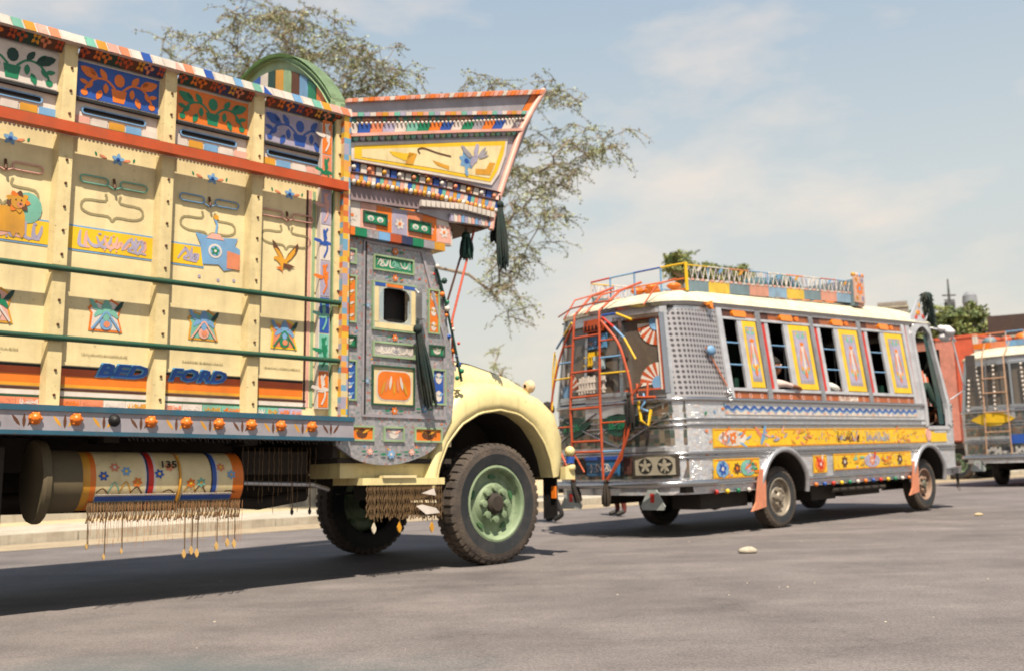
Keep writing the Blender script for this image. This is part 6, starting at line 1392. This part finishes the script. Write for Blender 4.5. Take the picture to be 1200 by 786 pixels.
tree('dense bushy tree sloping down to the right between the red lorry and far bus', (21.4, 45.5, 0), [(21.4, 45.5, 0), (21.4, 45.5, 2), (21.4, 45.5, 3.6)], [(21.3, 45.5, 6.0, .8, 1, 1.0), (21.9, 45.5, 4.8, .8, 1, 1.2), (21.0, 45.5, 6.3, .8, .9, .9)], 150, 7, (.2, .1), (.3, .7), .2, 24, .22, hedge_l, name='bushy_tree')
tree('faint small tree far off in the gap between the truck bonnet and the silver bus', (-.8, 48, 0), [(-.8, 48, 0), (-.8, 48, 2), (-.7, 48, 4)], [(-.8, 48, 5.6, .5, .5, .9), (-.4, 48, 4.2, .9, .7, .8)], 40, 15, (.12, .06), (.3, .6), .3, 14, .14, leafm, name='leafy_tree')
# ================================================================== THINGS IN THE DISTANCE
# red lorry
red_l = thing('cargo_truck', 'orange red high sided lorry parked between the silver bus and the far bus', 'truck', (14.3, 30.6, 0), (0, 0, radians(132)))
pk = M('lorry_pink', (232, 150, 132), .6, dirt=.25); rd = M('lorry_orange_red', (234, 104, 72), .55, dirt=.12)
m = MB(); m.box(0, 5.2, -2.3, 0, .95, 1.15, under); m.box(.02, 5.2, -2.28, -.02, 1.15, 4.30, rd); m.build('cargo_box', red_l)
for i in range(9):
    a = .05+i*.24
    m = MB(); m.box(-.03, .02, -(a+.235), -a, 1.2, 4.36, rd if i > 4 else pk); m.build('board', red_l)
    if i < 8:
        m = MB(); m.box(.05+i*.62, .62+i*.62, 0-.02, .03, 1.2, 4.36, pk if i % 3 else rd); m.build('board', red_l)
m = MB(); m.box(-.06, .03, -.06, .06, 1.1, 4.42, white); m.build('corner_post', red_l)
m = MB(); m.box(-.05, 5.2, -2.34, .05, 4.36, 4.44, rd); m.build('top_rail', red_l)
m = MB(); m.box(5.3, 7.0, -2.2, -.1, .9, 2.6, rd); m.box(5.4, 6.9, -2.21, -.09, 1.7, 2.4, glass); m.build('cab', red_l)
for x in (.9, 5.9):
    for y, f in ((-.2, 1), (-2.1, -1)): wheel(red_l, x, y, .5, .5, .25, f, rimg, rimgd, under, lugs=20, rimr=.3)
# distant buildings with real openings
bw = M('far_building_grey', (150, 142, 134), .9, dirt=.2); bd = M('far_building_brown', (70, 52, 48), .9, dirt=.1); bp_ = M('far_building_pale', (198, 190, 176), .9, dirt=.2)
def building(name, label, x0, x1, y0, y1, h_, mat, floors, cols, parapet=.35, step=None):
    t = thing(name, label, 'building', ((x0+x1)/2, y0, 0)); cx = (x0+x1)/2
    m = MB(); m.box(x0-cx, x1-cx, 0, y1-y0, 0, h_, mat); m.build('wall', t)
    m = MB(); m.box(x0-cx-.06, x1-cx+.06, -.06, y1-y0+.06, h_, h_+.1, step or concrete)
    if parapet: m.box(x0-cx, x1-cx, 0, .2, h_+.14, h_+parapet, mat); m.box(x1-cx-.2, x1-cx, .2, y1-y0, h_+.14, h_+parapet, mat); m.build('roof', t)
    for f in range(floors):
        z = h_*(f+.35)/floors
        for c in range(cols):
            x = (x0-cx)+(x1-x0)*(c+.5)/cols; q = MB(); q.box(x-.45, x+.45, -.03, .05, z, z+1.2, concrete); q.box(x-.38, x+.38, -.045, -.03, z+.07, z+1.13, hole); q.box(x-.5, x+.5, -.15, 0, z-.08, z, concrete); q.build('window', t)
    an = -atan2(x0, y0); t.rotation_euler = (0, 0, an); t.location = (x0+cos(an)*(x1-x0)/2, y0+sin(an)*(x1-x0)/2, 0)
    return t
building('house', 'grey flat roofed block just above the front of the silver bus roof', 22.3, 24.0, 60, 66, 9.6, bw, 3, 1)
building('house', 'long low pale block hidden mostly behind the two buses', 22.6, 30.5, 62, 70, 6.2, bp_, 2, 4)
building('house', 'dark brown flat roofed block above the far bus at the right edge', 19.5, 27.0, 40.5, 47, 6.3, bd, 2, 4, 0, bd)
t = thing('water_tower', 'small round water tank on a tower above the bushy trees at the right', 'water tower', (32.6, 70, 0))
m = MB(); m.lathe([(.001, 12.1), (.25, 12.05), (.46, 11.8), (.5, 11.3), (.4, 10.9), (.001, 10.8)], (0, 0, 0), M('tank_grey', (140, 146, 156), .7), 'z', 14); m.build('tank', t)
for i in range(4):
    a = pi/4+i*pi/2; m = MB(); m.tube([(.9*cos(a), .9*sin(a), 0), (.36*cos(a), .36*sin(a), 11.0)], .07, bw, 6); m.build('leg', t)
for z in (3, 6, 9):
    k = .9-.54*z/11.0; m = MB(); m.tube([(k*cos(pi/4+i*pi/2), k*sin(pi/4+i*pi/2), z) for i in range(4)], .06, bw, 5, closed=True); m.build('brace', t)
t = thing('radio_mast', 'thin dark mast rising over the bushy trees beside the bus plume', 'mast', (26.7, 60, 0))
m = MB(); m.tube([(0, 0, 0), (0, 0, 9.0), (0, 0, 11.3)], [.16, .12, .04], M('mast_dark', (72, 78, 84), .7), 6); m.build('pole', t)
for z, l in ((10.3, .4), (10.0, .3)): m = MB(); m.tube([(-l, 0, z), (l, 0, z)], .05, M('mast_dark'), 5); m.build('cross_arm', t)
m = MB(); m.box(-.25, .25, -.2, .2, 9.2, 9.9, M('mast_dark')); m.build('equipment_box', t)
# ---- shared groups of look-alike kinds
GR = {'person': 'people in and around the buses', 'leafy_tree': 'small distant tree tops', 'bushy_tree': 'dense trees behind the red lorry', 'bundle': 'bundles carried on the bus roofs', 'house': 'flat roofed blocks in the distance', 'stone': 'stones lying on the road', 'passenger_bus': 'painted passenger buses', 'cargo_truck': 'cargo trucks'}
for o in scene.objects:
    if o.parent is None and o.get('category'):
        k = o.name.split('.')[0]
        if k in GR: o['group'] = GR[k]
